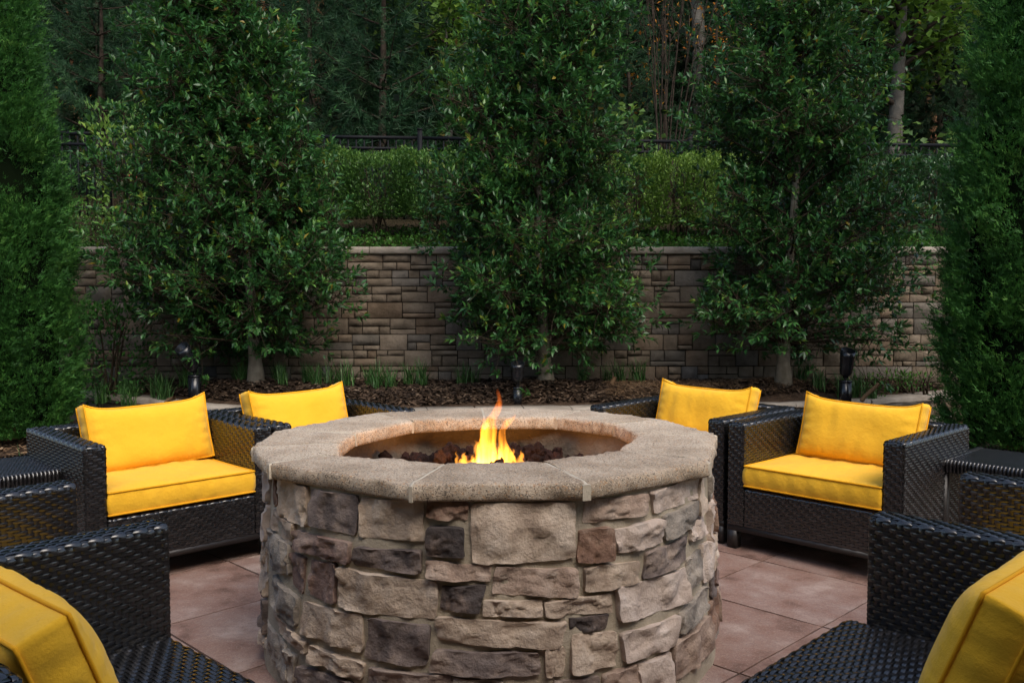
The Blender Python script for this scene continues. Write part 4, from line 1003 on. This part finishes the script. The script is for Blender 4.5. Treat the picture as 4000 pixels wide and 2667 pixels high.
# ------------------------------------------------------------------ woodland behind the fence
def pine(label,loc,h,seed,first=None):
    r=np.random.default_rng(seed); t=thing('pine_tree',label,'tree',loc,group='young pines behind the fence')
    tz=np.linspace(-.2,h,12); T=np.stack([.06*np.sin(tz*.9+seed),.05*np.cos(tz*.7),tz],-1)
    MB().tube(T,np.linspace(.085,.015,12),8).build('trunk',M['bark_dark'],t,smooth=True)
    wd=MB(); mb=MB(); z=h*.06
    while z<h:
        nb=int(r.integers(4,7)); a0=r.random()*6.3
        for b in range(nb):
            a=a0+b*6.283/nb+r.normal(0,.2); L=(h-z)*.32*r.uniform(.7,1.15)+.35
            L=min(L,1.9); s0=np.array([0,0,z]); e=np.array([math.cos(a)*L,math.sin(a)*L,z+L*r.uniform(.25,.6)]); m_=(s0+e)/2+np.array([0,0,-.10*L])
            tt=np.linspace(0,1,5)[:,None]; B=(1-tt)**2*s0+2*tt*(1-tt)*m_+tt**2*e; wd.tube(B,np.linspace(.016,.005,5),4,cap=False)
            for u in np.linspace(.35,1,int(4+L*5.5)):
                c=(1-u)**2*s0+2*u*(1-u)*m_+u*u*e+(r.normal(0,.10,3) if u<.98 else 0); ax=unit(e-s0+np.array([0,0,.6])+r.normal(0,.4,3))
                n=52; sd=rdir(n,r); f=r.random(n); D=unit(ax*.75+sd*.85); P=c+ax*(f*.22-.1)[:,None]
                S=unit(np.cross(D,rdir(n,r)))*.0045; Ln=r.uniform(.13,.21,n)[:,None]
                V=np.stack([P-S,P+S,P+D*Ln-np.array([0,0,.03])],1); mb.add(V.reshape(-1,3),np.arange(n*3).reshape(-1,3),np.clip(r.normal(.45,.2),0,1))
        z+=r.uniform(.38,.55)
    wd.build('branches',M['bark_dark'],t); mb.build('needles',M['pine'],t)
    return t
pr=[pine('soft dark green young pine behind the fence',(0,0,0),hh,80+k) for k,hh in enumerate((5.2,6.2,4.4))]
spots=[(-6.9,15.5,0),(-6.0,16.8,1),(-5.2,15.2,2),(-7.8,17.5,1),(-4.4,17.2,1),(-3.3,15.4,0),(-2.65,16.6,1),(-2.1,15.0,2),(-1.6,17.0,0),(-.4,17.6,1),(-2.2,18.5,1),(.9,18.0,0),(2.2,17.4,2),(4.9,17.8,1),(6.6,15.6,2),(7.6,16.4,0),(8.6,17.8,1),(6.0,18.6,1),(9.6,16.0,0),(-9.0,16.3,0),(3.6,18.8,0),(1.4,20.5,1),(-6.6,19.5,1),(-.9,20.5,1),(-4.0,20.8,1)]
plab=lambda x:('soft dark green young pine behind the fence at far left' if x<-4.8 else 'soft dark green young pine rising between the left and middle hollies' if x<-.6 else 'young pine in the dim gap behind the middle and right hollies' if x<4.2 else 'soft dark green young pine behind the right arborvitae')
r6=random.Random(4); used=set()
for (x,y,k) in spots:
    o=pr[k] if k not in used else copy_tree(pr[k]); used.add(k)
    o.location=(x,y,float(hill_z(np.array(x),np.array(y)))-.5); o.rotation_euler=(0,0,r6.random()*6.3); s=r6.uniform(.85,1.2); o.scale=(s,s,s); o['label']=plab(x)

def broadleaf(label,loc,h,r0,seed,bark,leafm,nl,spread,zlo,L=(.09,.16),lean=0,group=None,nb=16):
    r=np.random.default_rng(seed); t=thing('woodland_tree',label,'tree',loc,group=group)
    tz=np.linspace(-.3,h,14); T=np.stack([lean*tz+.07*np.sin(tz*.6+seed),.06*np.cos(tz*.5+seed),tz],-1)
    MB().tube(T,np.linspace(r0,r0*.3,14),10).build('trunk',M[bark],t,smooth=True)
    wd=MB(); mb=MB(); 
    for b in range(nb):
        z=r.uniform(zlo*.8,h*.95); a=r.random()*6.28; ln=spread*r.uniform(.5,1.1)
        s0=np.array([np.interp(z,tz,T[:,0]),np.interp(z,tz,T[:,1]),z]); e=s0+np.array([math.cos(a)*ln,math.sin(a)*ln,ln*r.uniform(.1,.7)]); m_=(s0+e)/2+np.array([0,0,.15*ln])
        tt=np.linspace(0,1,7)[:,None]; wd.tube((1-tt)**2*s0+2*tt*(1-tt)*m_+tt**2*e,np.linspace(r0*.32,.006,7),5,cap=False)
        n=nl//nb; u=r.uniform(.35,1,n)[:,None]; B=(1-u)**2*s0+2*u*(1-u)*m_+u**2*e; P=B+r.normal(0,1,(n,3))*np.array([.26,.26,.18])*spread/1.6
        D=unit(r.normal(0,1,(n,3))*np.array([1,1,.35])+np.array([0,-.3,-.25])); leaves(mb,P,D,r.uniform(*L,n),r.uniform(L[0]*.6,L[1]*.75,n),np.clip(r.normal(.45,.2,n),0,1),rs=r)
    wd.build('branches',M['bark_dark'],t)
    if nl: mb.build('crown',M[leafm],t)
    return t
def hz_(x,y): return float(hill_z(np.array(x),np.array(y)))
broadleaf('light green maple reaching over the fence right of the right holly',(6.05,14.6,hz_(6.05,14.6)-.2),5.0,.15,301,'bark_pale','maple',3600,1.7,2.3,(.10,.17),nb=24)
broadleaf('light green maple beyond the fence left of the middle holly',(-1.15,15.9,hz_(-1.15,15.9)-.2),4.9,.08,302,'bark_pale','maple',3200,1.4,2.4,(.09,.15),nb=22)
broadleaf('tall pale straight trunk between the middle and right hollies',(3.65,18.2,hz_(3.65,18.2)-.3),14,.155,303,'bark_pale','far_leaf',300,1.8,7)
# many-stemmed bare shrub beyond the fence
t=thing('multi_stem_tree','bare many-stemmed shrub tree fanning up between the middle and right hollies','tree',(2.35,14.3,hz_(2.35,14.3)-.1)); wd=MB(); r=np.random.default_rng(9)
for k in range(13):
    a=r.random()*6.28; sp_=r.uniform(.15,1.25); e=np.array([math.cos(a)*sp_,math.sin(a)*sp_*.6,r.uniform(3.2,4.6)]); s0=np.array([r.normal(0,.06),r.normal(0,.06),0]); m_=s0*.5+e*.35+np.array([0,0,1.])
    tt=np.linspace(0,1,9)[:,None]; B=(1-tt)**2*s0+2*tt*(1-tt)*m_+tt**2*e; wd.tube(B,np.linspace(.015,.004,9),5,cap=False)
    for q in range(6):
        i=int(r.integers(4,9)); b=B[i]; wd.tube([b,b+r.normal(0,.15,3)+np.array([0,0,.35]),b+r.normal(0,.3,3)+np.array([0,0,.75])],[.008,.005,.002],4,cap=False)
wd.build('stems',M['bark_dark'],t)
for k,(x,y,h) in enumerate([(1.62,13.0,1.55),(1.95,13.4,1.15),(3.0,13.1,1.7),(2.7,12.95,1.1),(5.55,13.2,1.35),(6.2,13.0,1.25),(-4.7,12.9,.9)]):
    z=hz_(x,y); r=np.random.default_rng(320+k)
    t=thing('maple_sapling',('bright green maple sapling poking over the fence between middle and right hollies' if 1<x<4 else 'bright green maple sapling poking over the fence near the right arborvitae' if x>4 else 'bright green sapling behind the fence near the left arborvitae'),'sapling',(x,y,z),group='maple saplings at the fence')
    wd=MB(); wd.tube([(0,0,-.05),(.03,0,h*.5),(.0,.02,h)],[.010,.007,.003],5); wd.build('stem',M['twig'],t); mb=MB(); n=46
    f=r.random(n)**.6; P=np.stack([r.normal(0,.14,n),r.normal(0,.12,n),h*(.35+.7*f)],-1); D=unit(np.stack([r.normal(0,1,n),r.normal(-.3,1,n),r.normal(-.25,.3,n)],-1))
    leaves(mb,P,D,r.uniform(.09,.16,n),r.uniform(.07,.12,n),r.random(n),rs=r); mb.build('foliage',M['sapling'],t)

for k,(x,y,z,w) in enumerate([(-4.13,17.5,6.5,.32),(-4.5,17.4,6.2,.28),(-1.34,17.4,5.6,.26),(-1.40,17.5,4.9,.24),(3.80,17.3,6.25,.30),(3.98,17.2,5.7,.26),(2.87,17.5,6.2,.30),(2.55,17.6,5.2,.22),(-8.6,17.5,4.5,.30),(6.95,17.5,5.1,.34),(6.1,17.4,5.4,.36),(5.6,17.5,6.1,.34)]):  # orange leaf clumps added to stand in for sun glints between the trunks
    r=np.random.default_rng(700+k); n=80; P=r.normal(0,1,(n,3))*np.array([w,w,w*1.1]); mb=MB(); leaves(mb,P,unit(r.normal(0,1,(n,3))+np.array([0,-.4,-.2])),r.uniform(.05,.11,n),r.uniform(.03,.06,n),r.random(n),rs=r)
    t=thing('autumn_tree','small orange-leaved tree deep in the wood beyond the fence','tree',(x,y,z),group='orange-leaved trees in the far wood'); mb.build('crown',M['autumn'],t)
    MB().tube([(0,.1,hz_(x,y)-z-.2),(.05,.1,-1.),(0,.05,w)],[.05,.04,.01],7).build('trunk',M['bark_dark'],t,smooth=True)  # trunk added to carry the sun-glint clump

# bare trunks one can pick out deeper in the wood
tr=random.Random(17); protos={}
for bk in ('bark_dark','bark_pale','bark_pine'):
    mb=MB(); z=np.linspace(-.5,16,14); mb.tube(np.stack([.10*np.sin(z*.4),.08*np.cos(z*.33),z],-1),np.linspace(.14,.06,14),9); o=mb.build('forest_trunk',M[bk],smooth=True); protos[bk]=o.data; bpy.data.objects.remove(o)
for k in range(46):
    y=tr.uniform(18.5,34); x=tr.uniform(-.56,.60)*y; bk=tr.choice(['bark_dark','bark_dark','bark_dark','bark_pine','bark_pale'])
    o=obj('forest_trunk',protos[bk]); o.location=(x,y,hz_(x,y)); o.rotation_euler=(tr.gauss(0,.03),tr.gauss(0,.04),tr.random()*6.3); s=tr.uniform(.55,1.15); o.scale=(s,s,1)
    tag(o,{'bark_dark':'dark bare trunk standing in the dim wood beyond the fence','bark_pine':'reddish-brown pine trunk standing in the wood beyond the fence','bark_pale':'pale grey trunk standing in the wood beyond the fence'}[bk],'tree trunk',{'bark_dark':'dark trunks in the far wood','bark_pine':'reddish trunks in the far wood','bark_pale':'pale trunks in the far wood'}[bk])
def leaf_mass(name,label,n,yr,zr,seed,size,m,xw=.62,clump=1.2):
    r=np.random.default_rng(seed); nc=n//60; y=r.uniform(*yr,nc); x=r.uniform(-xw,xw,nc)*y; z=r.uniform(*zr,nc)
    c=np.repeat(np.stack([x,y,z],-1),60,0); P=c+r.normal(0,1,c.shape)*np.array([clump,clump,clump*.55])
    D=rdir(len(P),r); mb=MB(); quads(mb,P,D,r.uniform(*size,len(P)),r.uniform(size[0]*.5,size[1]*.6,len(P)),np.clip(np.repeat(r.normal(.4,.2,nc),60)+r.normal(0,.12,len(P)),0,1),rs=r)
    o=mb.build(name,M[m]); o['kind']='stuff'; o['label']=label; o['category']='woodland'; return o
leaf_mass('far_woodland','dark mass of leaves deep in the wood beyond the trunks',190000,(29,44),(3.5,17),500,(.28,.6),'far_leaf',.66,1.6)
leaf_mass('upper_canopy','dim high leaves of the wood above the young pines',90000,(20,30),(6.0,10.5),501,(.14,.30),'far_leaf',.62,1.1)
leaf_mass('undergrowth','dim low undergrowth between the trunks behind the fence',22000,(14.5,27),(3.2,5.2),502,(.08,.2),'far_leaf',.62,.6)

# unseen wall and porch roof added behind the camera to shade the near seats
hf=thing('hotel_porch','hotel wall with a flat porch roof behind the photographer','building',(0,-3.2,0))
MB().box((0,-.15,2.1),(24,.3,4.4)).build('wall',M['stucco'],hf)
MB().box((0,1.6,3.45),(24.6,3.4,.22)).build('porch_roof',M['roof'],hf)
for x in (-7,7): MB().box((x,3.1,1.65),(.3,.3,3.36)).build('porch_post',M['stucco'],hf)
for x in (-6,-2.5,2.5,6):
    w=MB().box((x,.03,1.5),(1.6,.08,2.0)).build('window',M['coping'],hf); MB().box((x,.06,1.5),(1.44,.05,1.84)).build('pane',M['glass'],w)
